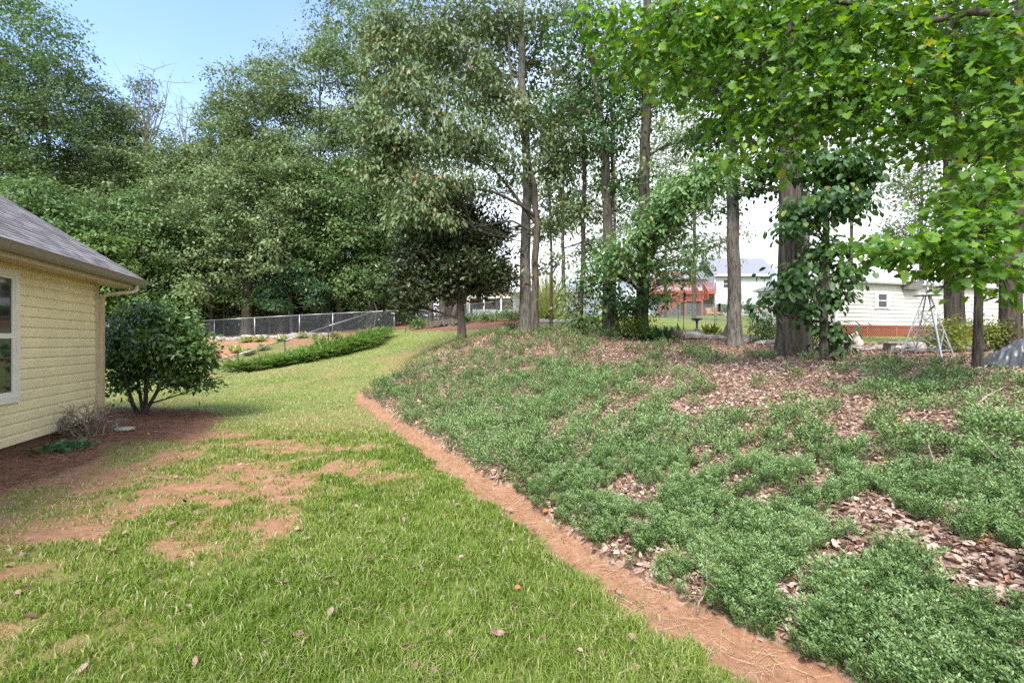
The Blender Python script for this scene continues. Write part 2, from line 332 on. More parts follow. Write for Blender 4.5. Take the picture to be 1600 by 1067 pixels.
    ma = t.nodes.new('ShaderNodeMath'); ma.operation = 'ADD'; t.links.new(n3.outputs[0], ma.inputs[0]); t.links.new(n4.outputs[0], ma.inputs[1]); bump(t, bs, ma.outputs[0], .7, .012)
    o = npmesh('ground', np.stack([X, Y, Z], -1).reshape(-1, 3), Fc, m, smooth=True)
    for nme, arr in (('bare', bare), ('litter', lit), ('mulch', mul)):
        a = o.data.attributes.new(nme, 'FLOAT', 'POINT'); a.data.foreach_set('value', arr.astype(np.float32))
    tag(o, 'sloping back yard ground of lawn, red clay and leaf strewn bank', 'ground', kind='structure')
build_ground()

# ---------------------------------------------------------------- leaf engine
def nrm(a): return a / np.maximum(np.linalg.norm(a, axis=-1, keepdims=True), 1e-9)
TPL = {
 'quad': (np.array([(0,0,0),(.45,.3,.10),(1,0,-.04),(.45,-.3,.10)]), np.array([(0,1,2,3)])),
 'oval': (np.array([(0,0,0),(.3,.25,.07),(.72,.2,.03),(1,0,-.1),(.72,-.2,.03),(.3,-.25,.07)]), np.array([(0,1,2,3),(0,3,4,5)])),
 'broad': (np.array([(0,0,0),(.3,.34,.08),(.75,.3,.02),(1,0,-.14),(.75,-.3,.02),(.3,-.34,.08)]), np.array([(0,1,2,3),(0,3,4,5)])),
 'narrow': (np.array([(0,0,0),(.4,.13,.03),(1,0,-.1),(.4,-.13,.03)]), np.array([(0,1,2,3)])),
 'needle': (np.array([(0,.008,0),(1,.0,0),(0,-.008,0)]), np.array([(0,1,2)])),
}
_h = [(0,0),(-.14,.2),(.0,.34),(.04,.30),(.20,.58),(.30,.36),(.42,.30),(.60,.44),(.66,.24),(.80,.20),(1,0)]
_mv = [(x, y, abs(y) * .25 - x * x * .12) for x, y in _h] + [(x, -y, abs(y) * .25 - x * x * .12) for x, y in _h[1:-1]]
TPL['maple'] = (np.array(_mv), np.array([list(range(11)), [0, 10] + list(range(19, 10, -1))]))
_o = [(0,0),(.12,.1),(.22,.24),(.33,.12),(.45,.3),(.56,.14),(.7,.26),(.8,.1),(1,0)]
TPL['oak'] = (np.array([(x, y, abs(y) * .3 - x * x * .15) for x, y in _o] + [(x, -y, abs(y) * .3 - x * x * .15) for x, y in _o[1:-1]]), np.array([list(range(9)), [0, 8] + list(range(15, 8, -1))]))
def leaf_mesh(name, pts, axis, nor, size, tpl, m, parent, tint, origin=None):
    tv, tf = TPL[tpl]; axis = nrm(axis); s = nrm(np.cross(nor, axis)); n = np.cross(axis, s)
    V = (pts[:, None, :] + size[:, None, None] * (tv[None, :, 0, None] * axis[:, None] + tv[None, :, 1, None] * s[:, None] + tv[None, :, 2, None] * n[:, None])).reshape(-1, 3)
    Fc = (tf[None] + (np.arange(len(pts)) * len(tv))[:, None, None]).reshape(-1, tf.shape[1])
    return npmesh(name, V, Fc, m, parent, np.repeat(tint, len(tf)), origin=origin)
def rand_in(n, r):
    d = nrm(r.normal(size=(n, 3))); return d * (r.random((n, 1)) ** (1 / 2.3))
class Tree:
    def __init__(s, name, label, cat, base, seed, bark='bark', group=None):
        s.root = thing(name, label, cat, tuple(base), group); s.r = np.random.default_rng(seed); s.wood = MB(); s.bark = bark
        s.P, s.A, s.N, s.T, s.Z = [], [], [], [], []; s.trunk = []; s.pen = 1; s.outw = .45
    def stem(s, pts, rads, n=10, flare=0):
        pts = [np.array(p, float) for p in pts]
        out, rr = [], []
        for i in range(len(pts) - 1):           # subdivide with a little wander
            k = max(2, int(np.linalg.norm(pts[i+1] - pts[i]) / .6)); k = min(k, 10)
            for j in range(k):
                t = j / k; q = pts[i] * (1 - t) + pts[i+1] * t
                if out: q = q + s.r.normal(size=3) * min(rads[i], .1) * .22
                out.append(q); rr.append(rads[i] * (1 - t) + rads[i+1] * t)
        out.append(pts[-1]); rr.append(rads[-1])
        if flare:
            out.insert(1, out[0] * .75 + out[1] * .25); rr.insert(1, rr[0] * 1.08); rr[0] *= 1 + flare
            out[0] = out[0] - np.array([0, 0, .12])
        s.wood.tube(out, rr, n, cap=False); s.trunk += list(zip(out, rr)); return s
    def twig(s, a, b, r0, n=5, sag=.0):
        a = np.array(a, float); b = np.array(b, float); L = np.linalg.norm(b - a); c = (a + b) / 2 + s.r.normal(size=3) * L * .09 + np.array([0, 0, sag * L])
        pts = [a * (1-t)**2 + 2 * c * t * (1-t) + b * t * t for t in (0, .25, .5, .75, 1)]
        s.wood.tube(pts, [r0, r0 * .82, r0 * .62, r0 * .42, r0 * .2], n, cap=False); return pts
    def blob(s, c, rad, clumps, per, spread=.35, size=.15, attach=None, droop=.25, r0=None, tint=(0, 1), flat=.55, limb=True, shell=.0):
        c = np.array(c, float); rad = np.array(rad, float) * np.ones(3); r = s.r
        if attach is None:
            tp = np.array([p for p, _ in s.trunk]); cost = np.linalg.norm(tp - c, axis=1) + np.where(tp[:, 2] > c[2] - .15 * np.hypot(*(tp[:, :2] - c[:2]).T), 2.5 * s.pen, 0)
            i = int(np.argmin(cost)); a, ra = s.trunk[i]
        else: a, ra = np.array(attach, float), .05
        L = np.linalg.norm(c - a); r0 = r0 or min(ra * .6, .02 + .014 * L)
        if limb: lp = s.twig(a, c, r0, 6, .06)
        else: lp = [c, c]
        cc = c + rand_in(clumps, r) * rad
        for q in cc:
            k = r.integers(1, len(lp)) if limb else 0
            s.twig(lp[k], q, max(.006, r0 * .38), 4, .04)
        n = clumps * per; ci = np.repeat(np.arange(clumps), per)
        off = r.normal(size=(n, 3)) * spread * np.array([1, 1, flat]) * (.6 + .8 * r.random((clumps, 1)))[ci]
        p = cc[ci] + off
        ax = nrm(off + r.normal(size=(n, 3)) * spread * .7) ; ax[:, 2] -= droop + r.random(n) * droop * 1.5
        no = nrm(r.normal(size=(n, 3)) * .38 + np.array([0, 0, .75]) + nrm(p - c) * s.outw + nrm(off) * .35)
        ct = r.normal(size=clumps) * .14
        s.P.append(p); s.A.append(ax); s.N.append(no); s.Z.append(size * (.5 + .85 * r.random(n)))
        t0 = tint[0] + (tint[1] - tint[0]) * np.clip(r.random(n) * .62 + .18 + ct[ci], 0, 1)
        sp = r.random(n) < .006; t0[sp] = 1.0
        s.T.append(t0); return s
    def done(s, m, tpl='quad', keep=None):
        s.wood.build('trunk', M[s.bark], s.root, smooth=True)
        if s.P:
            Pp = np.vstack(s.P); leaf_mesh('crown', Pp, np.vstack(s.A), np.vstack(s.N), np.concatenate(s.Z), tpl, M[m], s.root, np.concatenate(s.T))
        return s.root

# ---------------------------------------------------------------- yellow house
def build_house():
    c0 = Vector((-7.7, 9.0, 0)); u = Vector((-.324, .946, 0)); n = Vector((.946, .324, 0))
    def T(a, b, z): p = c0 + u * a + n * b; return (p.x, p.y, z)
    h = thing('yellow_house', 'cream yellow vinyl sided house with brown shingle roof at left edge', 'house', (c0.x, c0.y, 0))
    sid = plain('yellow_siding', (.75,.66,.41), .5, .35, .07, 1.3); trim = plain('white_trim', (.70,.68,.62), .5, .4, .06)
    tr2 = plain('tan_trim', (.50,.42,.27), .5, .4, .08); gut = plain('brown_gutter', (.20,.165,.125), .45, .4, .1, 3)
    z0, z1, st = .17, 2.66, .1495
    def clad(mb, a0, a1, b, zlo, zhi):
        z = zlo
        while z < zhi - 1e-3:
            zt = min(z + st, zhi); k = (zt - z) / st
            prof = [(b + .004, z), (b + .020, z + .001), (b + .017, z + .1 * k), (b + .003, z + .125 * k), (b + .0, zt)]
            vs = [T(a, bb, zz) for a in (a0, a1) for bb, zz in prof]
            mb.add(vs, [(i, i+1, i+6, i+5) for i in range(4)]); z = zt
    wb = MB(); A0 = -13.0
    wa, wb_ = -3.25, -2.30   # window opening along the wall
    clad(wb, A0, wa, 0, z0, z1); clad(wb, wb_, -.06, 0, z0, z1)
    z = z0 + 4 * st; clad(wb, wa, wb_, 0, z0, .757 - .0); 
    clad(wb, wa, wb_, 0, 2.59, z1)
    wb.box(A0, 0, -8.4, -.002, z0, z1 + .1, T)
    wb.build('wall', sid, h)
    MB().box(A0 + .1, -.05, -8.3, -.06, -.3, z0, T).build('foundation', plain('foundation_block', (.16,.10,.07), .9, .2, .2, 10, bmp=.3), h)
    MB().box(-.075, .03, -.06, .034, z0 - .01, z1, T).build('corner_post', tr2, h)
    # window
    w = MB(); zb, zt = .757, 2.59
    for (a, b_, zz0, zz1) in ((wa, wa+.09, zb, zt), (wb_-.09, wb_, zb, zt), (wa+.09, wb_-.09, zb, zb+.09), (wa+.09, wb_-.09, zt-.09, zt)):
        w.box(a, b_, .0, .045, zz0, zz1, T)
    wi = w.build('window', trim, h)
    s2 = MB()
    for (a, b_, zz0, zz1) in ((wa+.09, wa+.13, zb+.09, zt-.09), (wb_-.13, wb_-.09, zb+.09, zt-.09), (wa+.13, wb_-.13, zb+.09, zb+.15), (wa+.13, wb_-.13, 1.64, 1.71), (wa+.13, wb_-.13, zt-.13, zt-.09)):
        s2.box(a, b_, .003, .026, zz0, zz1, T)
    s2.build('sash', trim, wi)
    gm, gt, gb = mat('window_glass', (.015,.02,.02), .04, .8)
    MB().box(wa + .1, wb_ - .1, .0035, .010, zb + .1, zt - .1, T).build('pane', gm, wi)
    # soffit, gutter, roof
    EA = .82; ov = .40
    MB().box(A0, EA - .05, -.0, ov, z1, z1 + .02, T).build('soffit', plain('soffit', (.55,.44,.26), .5, .3, .05), h)
    MB().box(A0, EA - .05, ov, ov + .02, z1 - .02, z1 + .14, T).build('fascia', plain('fascia', (.45,.37,.24), .5, .3, .05), h)
    g = MB(); pr = [(ov+.022, z1+.155), (ov+.022, z1+.04), (ov+.10, z1+.04), (ov+.125, z1+.08), (ov+.14, z1+.15), (ov+.15, z1+.165), (ov+.12, z1+.165), (ov+.1, z1+.06), (ov+.03, z1+.06)]
    k = len(pr); g.add([T(a, b, z) for a in (A0, EA) for b, z in pr], [(i, (i+1) % k, k + (i+1) % k, k + i) for i in range(k)] + [tuple(range(k)), tuple(range(2*k-1, k-1, -1))]); g.build('gutter', gut, h)
    d = MB(); zt2 = z1 + .05
    dn = lambda a, b, z: T(a, b, z)
    d.tube([dn(.48, ov+.07, zt2), dn(.46, ov+.07, z1-.06), dn(.40, ov+.02, z1-.10), dn(.12, .12, z1-.17), dn(.075, .075, z1-.22)], .036, 8)
    d.box(.035, .115, .035, .095, .30, z1-.2, T); d.build('downspout', tr2, h)
    # shingle roof made of stepped courses with cut tabs
    sh = bpy.data.materials.new('shingles'); sh.use_nodes = True; t = sh.node_tree; b = t.nodes['Principled BSDF']; b.inputs['Roughness'].default_value = .9
    a = t.nodes.new('ShaderNodeAttribute'); a.attribute_name = 'tint'; r = ramp(t, [(0, (.19,.175,.175)), (.5, (.30,.275,.27)), (1, (.43,.39,.385))]); t.links.new(a.outputs['Fac'], r.inputs[0])
    n_ = nz(t, 130, 4, .8); mx = t.nodes.new('ShaderNodeMix'); mx.data_type = 'RGBA'; mx.blend_type = 'OVERLAY'; mx.inputs[0].default_value = .5
    t.links.new(r.outputs[0], mx.inputs[6]); t.links.new(n_.outputs[0], mx.inputs[7]); t.links.new(mx.outputs[2], b.inputs['Base Color'])
    slope = .66; V = []; Fq = []; tn = []; rr = np.random.default_rng(3); L = 4.9; course = .125; nC = int(L / (course / math.sqrt(1 + slope**2) ))
    db = course / math.sqrt(1 + slope ** 2)
    for i in range(nC):
        b0 = ov + .11 - i * db; zz = z1 + .17 + i * db * slope; aa = A0 + (i % 3) * .11
        while aa < EA + .06:
            wv = .13 + rr.random() * .2; a1 = min(aa + wv, EA + .06); lift = .010 + .004 * (rr.random() > .5)
            base = len(V); e = aa + .003
            V += [T(e, b0, zz + lift), T(a1, b0, zz + lift), T(a1, b0 - db * 1.05, zz + db * 1.05 * slope + .001), T(e, b0 - db * 1.05, zz + db * 1.05 * slope + .001), T(e, b0, zz - .002), T(a1, b0, zz - .002)]
            Fq += [(base, base+1, base+2, base+3), (base+4, base+5, base+1, base)]; q = rr.random(); tn += [q, q]; aa = a1
    npmesh('roof', np.array(V), np.array(Fq), sh, h, tn)
    bt = ov + .11; zr = z1 + .165
    rb = MB(); b9 = bt - nC * db; z9 = zr + nC * db * slope
    rb.add([T(a_, b_, z_) for a_ in (A0, EA + .05) for b_, z_ in ((bt - .02, zr - .01), (b9, z9 - .005), (2 * b9 - bt, zr - .01), (2 * b9 - bt, zr - .12), (b9, z9 - .12), (bt - .02, zr - .12))],
           [(0,1,7,6), (1,2,8,7), (2,3,9,8), (3,4,10,9), (4,5,11,10), (5,0,6,11), (0,5,4,1), (1,4,3,2), (6,7,10,11), (7,8,9,10)])
    rb.build('roof_deck', gut, h)
    gb_ = MB(); gb_.add([T(a_, b_, z_) for a_ in (-.1, 0) for b_, z_ in ((0, z1), (b9, z9 - .2), (2*b9, z1))], [(0,1,2),(3,5,4),(0,3,4,1),(1,4,5,2),(2,5,3,0)]); gb_.build('gable', sid, h)
build_house()

def at(px, D): return np.array(G(px, D))
# ---------------------------------------------------------------- camellia by the corner
def camellia():
    D = 10.6; b = at(222, D)
    T = Tree('camellia_bush', 'dense rounded glossy camellia bush at the house corner, multi stemmed', 'bush', b, 5, 'bark'); T.outw = .7
    for (px, py, dd, r) in ((200,600,-.1,.045),(228,590,.1,.05),(246,600,-.2,.045),(215,575,.3,.035)):
        T.stem([b + np.array([(px - 222) * .003, dd * .2, 0]), P(px, py + 10, D + dd), P(px + (px - 222) * .6, py - 60, D + dd * 2)], [r, r * .8, r * .35], 8)
    for (px, py, dd, rx, rz, c) in ((245,520,0,.95,.42,95),(210,545,.1,.6,.45,60),(290,540,-.1,.55,.42,55),(180,560,.0,.3,.4,26),(320,560,.1,.22,.3,18),(250,492,.0,.75,.24,60),(250,540,-.55,.7,.45,60),(240,560,.6,.7,.5,50),(185,600,-.1,.2,.2,9),(300,590,0,.35,.2,16),(325,600,-.1,.15,.1,5),(275,590,-.3,.45,.25,22),(205,585,.3,.45,.3,24),(255,585,.5,.5,.3,24),(180,540,-.3,.35,.5,22),(315,545,-.3,.25,.35,16)):
        T.blob(P(px, py, D + dd), (rx, rx * .8, rz), c, 24, .12, .098, droop=.1, r0=.022, flat=.7)
    return T.done('camellia', 'oval')
camellia()
def dead_shrub():
    b = at(150, 8.1); r = np.random.default_rng(8); T = Tree('dead_shrub', 'bare grey twiggy dead shrub in front of the house corner', 'shrub', b, 9, 'dead')
    def grow(p, d, L, rad, k):
        q = p + d * L; T.twig(p, q, rad, 4)
        if k:
            for _ in range(r.integers(2, 4)):
                dd = nrm(d + r.normal(size=3) * .75 + np.array([.12, 0, .0])); grow(p + (q - p) * r.uniform(.35, 1), dd, L * r.uniform(.55, .85), rad * .65, k - 1)
    for i in range(17): grow(b + np.array([r.normal() * .1, r.normal() * .08 - .1, 0]), nrm(np.array([r.normal() * .75 + .25, r.normal() * .5 - .1, 1.0])), .34, .019, 3)
    T.done(None)
dead_shrub()
def rosette(name, label, cat, b, n, L, m, tpl, seed, group=None, spread=.1, up=.6):
    r = np.random.default_rng(seed); p = np.array(b) + r.normal(size=(n, 3)) * np.array([spread, spread, .0]); p[:, 2] = b[2] + .01 + r.random(n) * .05
    ax = np.stack([r.normal(size=n), r.normal(size=n), np.abs(r.normal(size=n)) * up + .2], -1)
    no = np.stack([r.normal(size=n) * .3, r.normal(size=n) * .3, np.ones(n)], -1)
    o = leaf_mesh(name, p, ax, no, L * (.6 + .6 * r.random(n)), tpl, m, None, r.random(n), origin=b); return tag(o, label, cat, group)
rosette('low_plant', 'small low leafy green plant on pine straw below the yellow wall', 'plant', at(100, 7.1), 150, .12, M['hosta'], 'broad', 4, spread=.13, up=.5)
b = at(195, 8.6); mb = MB(); mb.lathe((b[0], b[1], b[2] + .02), [(.0, 0), (.13, .0), (.15, .015), (.15, .035), (.12, .045), (0, .05)], 20)
tag(mb.build('drain_cover', plain('pale_green_lid', (.42,.46,.34), .6, .3, .1), smooth=False, origin=b), 'pale round lid lying on pine straw beside the dead shrub', 'lid')

# ---------------------------------------------------------------- blades, tufts, litter (uncountable)
def scatter(n, rmin, rmax, a0, a1, power=.0):
    """density falls off with distance; world space polar sampling around the yard"""
    uu = rng.random(n); r = rmin * (rmax / rmin) ** (uu ** (1 - power)); a = R(a0) + (R(a1) - R(a0)) * rng.random(n)
    return r * np.sin(a), r * np.cos(a), r
def grass():
    x, y, r = scatter(620000, 1.7, 30, -58, 40, .22)
    bare, path = bare_amount(x, y); e = edge_sd(x, y); inbed = inpoly(x, y, BED) & (e > -.05)
    clump = noise(x, y, 5.5, 61, 3); big = noise(x, y, .7, 62, 3)
    lush = ss(-5.0, -2.6, x + .35 * (y - 4)) * ss(9.0, 6.6, y + .3 * x)
    keep = (~inbed) & (pdist(x, y, MULCH) < 0) & (pdist(x, y, STRAW) < 0) & (pdist(x, y, LEAFY) < 0) & (pdist(x, y, SLOPE) < 0)
    u0 = c0h = (x + 7.7) * .946 + (y - 9) * .324; keep &= ~((u0 < .02) & (y < 9.9))
    dens = (1 - bare * .97) * (.30 + .7 * ss(.30, .55, clump)) + .16 * (clump > .66) * (bare < .97)
    dens = dens * (.62 + .38 * lush); dens[e > -.24] *= .7; dens += .32 * (clump > .5) * ss(.2, .8, bare) * (path < .2)
    keep &= rng.random(len(x)) < dens
    x, y, r, clump, big, lush, bare = (a[keep] for a in (x, y, r, clump, big, lush, bare)); n = len(x)
    z = H0(x, y) - .004
    h = (.028 + .05 * rng.random(n)) * (.55 + .75 * lush) * (.7 + .5 * clump) * (1 - .4 * bare) * (1 + np.clip(r - 6, 0, 20) * .018)
    wd = (.0022 + .0015 * rng.random(n)) * (1 + np.clip(r - 2.5, 0, 40) * .26)
    th = rng.random(n) * 2 * np.pi; dx, dy = np.cos(th), np.sin(th); lean = .25 + .9 * rng.random(n) ** 1.2
    ph = rng.random(n) * np.pi; wx, wy = np.cos(ph) * wd, np.sin(ph) * wd
    b0 = np.stack([x - wx, y - wy, z], -1); b1 = np.stack([x + wx, y + wy, z], -1)
    mx = x + dx * h * lean * .35; my = y + dy * h * lean * .35; mz = z + h * .62
    m0 = np.stack([mx - wx * .8, my - wy * .8, mz], -1); m1 = np.stack([mx + wx * .8, my + wy * .8, mz], -1)
    tz = z + h * (1 - .35 * lean); tp = np.stack([x + dx * h * lean, y + dy * h * lean, tz], -1); tp2 = tp + np.stack([wx, wy, wx * 0], -1) * .25
    V = np.stack([b0, b1, m1, m0, tp2, tp], 1).reshape(-1, 3); i = np.arange(n)[:, None] * 6
    Fc = np.concatenate([i + np.array([[0,1,2,3]]), i + np.array([[3,2,4,5]])], 1).reshape(-1, 4)
    tint = np.clip(.28 + (1 - lush) * .30 + (big - .5) * .55 + rng.normal(size=n) * .15 + bare * .18, 0, 1)
    st = rng.random(n) < (.10 + .24 * (1 - lush)); tint[st] = .8 + .2 * rng.random(st.sum())
    o = npmesh('grass', V, Fc, M['grass'], None, np.repeat(tint, 2)); tag(o, 'short lawn grass blades, bright green to straw coloured', 'grass', kind='stuff')
grass()
def bed_density(x, y):
    e = edge_sd(x, y); ins = inpoly(x, y, BED) & (e > .02)
    u = .89 * x + .46 * y; v = -.46 * x + .89 * y
    f = .22 * noise(u * .6, v * 1.5, 1.1, 90, 3) + .42 * noise(u * .75, v * 1.25, 2.3, 91, 3) + .36 * noise(u * .7, v * 1.3, 4.4, 95, 2)
    k = f[ins]; q = (f - k.mean()) / k.std() if len(k) > 50 else f * 0
    # wanted cover: close along the foot and lower middle, thin under the trees and to the right
    cov = .765 - .23 * ss(.8, 5.0, e) - .22 * ss(1.0, 3.2, x) * ss(.3, 1.2, e) + .14 * ss(.8, .2, e) + .20 * ss(3.5, -1, x) * ss(4, 6.5, y) * ss(13, 9, y)
    cov = np.clip(cov - .25 * ss(.9, .1, pdist(x, y, BED)) * (e > 1.2), .10, .93)
    t = np.log(cov / (1 - cov)) / 1.702           # logistic stand-in for the normal quantile
    return ins * ss(-.05, .45, q + t) ** 1.3, e
def tuft_tpl(seed, nl, wide=.34):
    r = np.random.default_rng(seed); V = []; Fc = []; tn = []
    for k in range(nl):
        t = (k + .5) / nl; z = .12 + .88 * t; a = k * 2.4 + r.random(); rad = wide * (1 - .55 * t) * (.5 + .7 * r.random())
        o = np.array([math.cos(a), math.sin(a), 0]); c = np.array([0, 0, z]) + o * rad * .35 + np.array([r.normal() * .05, r.normal() * .05, 0])
        L = (.135 if nl > 20 else .2) * (.7 + .6 * r.random()); ax = nrm(o * .9 + np.array([0, 0, .7])); sd = np.cross(ax, nrm(r.normal(size=3))); sd = nrm(sd) * L * (.2 if nl > 20 else .24); b = len(V)
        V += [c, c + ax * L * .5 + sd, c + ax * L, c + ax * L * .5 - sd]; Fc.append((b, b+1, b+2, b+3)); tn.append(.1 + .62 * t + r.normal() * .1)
    return np.array(V), np.array(Fc), np.array(tn)
def place_tpl(name, tpls, x, y, z, sc, lean, tint0, m, extra=0):
    Vs, Fs, Ts = [], [], []; off = 0; n = len(x); which = rng.integers(0, len(tpls), n)
    for k, (tv, tf, tt) in enumerate(tpls):
        q = np.where(which == k)[0]; c = len(q)
        if not c: continue
        a = rng.random(c) * 6.283; ca, sa = np.cos(a), np.sin(a)
        lx, ly = lean[0][q], lean[1][q]
        X = tv[None, :, 0] * ca[:, None] - tv[None, :, 1] * sa[:, None]; Yy = tv[None, :, 0] * sa[:, None] + tv[None, :, 1] * ca[:, None]; Zz = np.broadcast_to(tv[None, :, 2], X.shape)
        X = X + Zz * lx[:, None]; Yy = Yy + Zz * ly[:, None]; s_ = sc[q][:, None]
        V = np.stack([x[q][:, None] + X * s_, y[q][:, None] + Yy * s_, z[q][:, None] + Zz * s_], -1).reshape(-1, 3)
        Fs.append((tf[None] + (off + np.arange(c) * len(tv))[:, None, None]).reshape(-1, 4)); off += len(V); Vs.append(V)
        Ts.append(np.clip(tt[None] + tint0[q][:, None], 0, 1).ravel())
    return npmesh(name, np.vstack(Vs), np.vstack(Fs), m, None, np.concatenate(Ts))
def juniper_bed():
    n = 105000; x, y, r = scatter(n, 1.75, 22, -28, 64, .18)
    d, e = bed_density(x, y); keep = rng.random(n) < d * np.clip(.25 + .9 * noise(x, y, 7, 33, 2), 0, 1)
    x, y, r, e, d = (a[keep] for a in (x, y, r, e, d)); n = len(x); z = H0(x, y)
    hump = noise(x, y, 2.0, 35, 3)
    lift = .11 * ss(.3, .7, hump) * ss(0, .35, e) * d
    sc = (.08 + .065 * rng.random(n)) * (1 + np.clip(r - 5, 0, 20) * .05)
    q = rng.random(n); z = z + lift * q ** .5 
    lean = (rng.normal(size=n) * .35 - .15 * (e < .3), rng.normal(size=n) * .35 - .05)
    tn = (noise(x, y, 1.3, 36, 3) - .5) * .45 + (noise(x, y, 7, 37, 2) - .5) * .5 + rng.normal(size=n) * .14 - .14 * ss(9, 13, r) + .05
    near = r < 5.2
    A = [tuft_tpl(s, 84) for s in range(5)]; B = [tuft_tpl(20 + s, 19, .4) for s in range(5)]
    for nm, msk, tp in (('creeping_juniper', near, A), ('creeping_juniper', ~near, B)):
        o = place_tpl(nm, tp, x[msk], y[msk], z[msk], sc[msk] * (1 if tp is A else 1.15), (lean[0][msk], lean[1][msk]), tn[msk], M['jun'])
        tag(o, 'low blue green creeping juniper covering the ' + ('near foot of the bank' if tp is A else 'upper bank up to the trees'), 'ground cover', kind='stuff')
juniper_bed()
def litter():
    n = 165000; x, y, r = scatter(n, 1.75, 24, -28, 64, .3)
    e = edge_sd(x, y); ins = (inpoly(x, y, BED) & (e > .05)); lf = (pdist(x, y, LEAFY) > -.2)
    keep = ins | (lf & (rng.random(n) < .55)); x, y, r, lf = x[keep], y[keep], r[keep], lf[keep]; n = len(x)
    # a thin scatter of single leaves over the lawn and the clay
    x2, y2, r2 = scatter(430, 2.0, 20, -52, 20, .0); k = (edge_sd(x2, y2) < -.1); x2, y2, r2 = x2[k], y2[k], r2[k]
    x = np.r_[x, x2]; y = np.r_[y, y2]; r = np.r_[r, r2]; lawn = np.r_[np.zeros(n, bool), np.ones(len(x2), bool)]; lf = np.r_[lf, np.zeros(len(x2), bool)]; n = len(x)
    z = H0(x, y) + .008 + rng.random(n) * .03; z[lawn] += .025
    ax = np.stack([rng.normal(size=n), rng.normal(size=n), rng.normal(size=n) * .35], -1)
    no = np.stack([rng.normal(size=n) * .5, rng.normal(size=n) * .5, np.ones(n)], -1)
    sz = (.024 + .045 * rng.random(n) ** 1.5) * (1 + np.clip(r - 6, 0, 20) * .05); sz[lawn] = .03 + .045 * rng.random(lawn.sum())
    tint = np.clip(rng.random(n) * .93 - .22 * lf, 0, .93); tint[lawn] = rng.random(lawn.sum()) * .6; q = rng.random(n) < .02; tint[q] = .95 + .05 * rng.random(q.sum())
    o = leaf_mesh('fallen_leaves', np.stack([x, y, z], -1), ax, no, sz, 'oval', M['litter'], None, tint)
    tag(o, 'dry tan and brown fallen leaves strewn over bank and lawn', 'leaf litter', kind='stuff')
litter()
def straw():
    n = 60000; x = rng.uniform(-10, -4.5, n); y = rng.uniform(3, 12.3, n); k = pdist(x, y, MULCH) > -.12; x, y = x[k], y[k]
    h = (x + 7.7) * .946 + (y - 9) * .324; k = ~((h < .03) & (y < 9.4)); x, y = x[k], y[k]
    t = 2 * np.pi * rng.random(1500); m2 = 1500; x = np.r_[x, -1.74 + rng.normal(size=m2) * .4]; y = np.r_[y, 16.9 + rng.normal(size=m2) * .35]
    # straw and thatch along the worn clay edge
    ne = 2600; tt = rng.random(ne); seg = rng.integers(0, 5, ne); a = EDGE[seg]; bb = EDGE[seg + 1]; q = a + (bb - a) * tt[:, None]
    dn = nrm(np.stack([-(bb - a)[:, 1], (bb - a)[:, 0]], -1)); q = q + dn * (rng.normal(size=(ne, 1)) * .14 + .08); x = np.r_[x, q[:, 0]]; y = np.r_[y, q[:, 1]]; ne0 = ne
    n = len(x); z = H0(x, y) + .005 + rng.random(n) * .045 * np.r_[np.ones(n - ne0), np.full(ne0, .5)]
    ax = np.stack([rng.normal(size=n), rng.normal(size=n), rng.normal(size=n) * .22], -1); no = rng.normal(size=(n, 3))
    V = None; size = .05 + .09 * rng.random(n)
    tint = rng.random(n) * .8; tint[-ne0:] = .75 + .25 * rng.random(ne0)
    o = leaf_mesh('pine_straw', np.stack([x, y, z], -1), ax, no, size, 'needle', M['straw'], None, tint)
    tag(o, 'reddish brown pine straw mulch and dry thatch along the bed edges', 'mulch', kind='stuff')
TPL['needle'] = (np.array([(0,.016,0),(1,.008,0),(1,-.008,0),(0,-.016,0)]), np.array([(0,1,2,3)]))
straw()

# ---------------------------------------------------------------- fallen sticks
def sticks():
    L = [([(1508,658),(1535,645),(1570,628)],.016,'long pale bare stick lying across the leaves at the right edge of the bank'),
         ([(1530,668),(1560,680),(1600,692)],.012,'pale stick slanting out of the juniper at the right edge'),
         ([(1400,550),(1420,580),(1448,596)],.014,'curved pale stick lying in front of the stone bench'),
         ([(1505,566),(1475,582),(1455,600)],.014,'curved pale stick lying between the windmill tower and young tree'),
         ([(1335,600),(1392,600)],.016,'straight pale stick lying flat on the leafy bank'),
         ([(1420,700),(1450,720),(1458,760)],.008,'thin dark bent twig sticking out of the juniper'),
         ([(1530,720),(1565,745),(1600,768)],.010,'long thin twig lying on bare leaves at the right edge'),
         ([(1545,742),(1600,760),(1640,790)],.009,'pale thin twig below the long twig at the right edge'),
         ([(1208,576),(1226,592)],.018,'short stick lying on leaves near the big dark trunk'),
         ([(962,520+160),(958,712)],.006,'thin upright twig in the middle of the juniper'),
         ([(1380,695),(1400,705),(1412,712)],.008,'short thin twig lying in the juniper right of centre'),
         ([(1085,975),(1105,960),(1118,968)],.007,'small curved twig lying on the clay edge strip')]
    for pts, r, lab in L:
        w_ = [];
        for k, q in enumerate(pts):
            h = hit(*q); w_.append(np.array([h[0], h[1], H(*h) + .09 + .04 * k]))
        mid = []; rr = np.random.default_rng(int(pts[0][0]))
        for a, b in zip(w_[:-1], w_[1:]):
            for t in (0, .33, .66): mid.append(a * (1 - t) + b * t + rr.normal(size=3) * .015)
        mid.append(w_[-1]); mb = MB().tube(mid, list(np.linspace(r, r * .45, len(mid))), 6)
        e = mid[len(mid) // 2]; mb.tube([e, e + nrm(rr.normal(size=3) + np.array([0, 0, .6])) * .18], [r * .5, r * .2], 5)
        tag(mb.build('fallen_stick', M['stick'], smooth=True, origin=mid[0]), lab, 'stick', 'sticks fallen on the bank')
sticks()

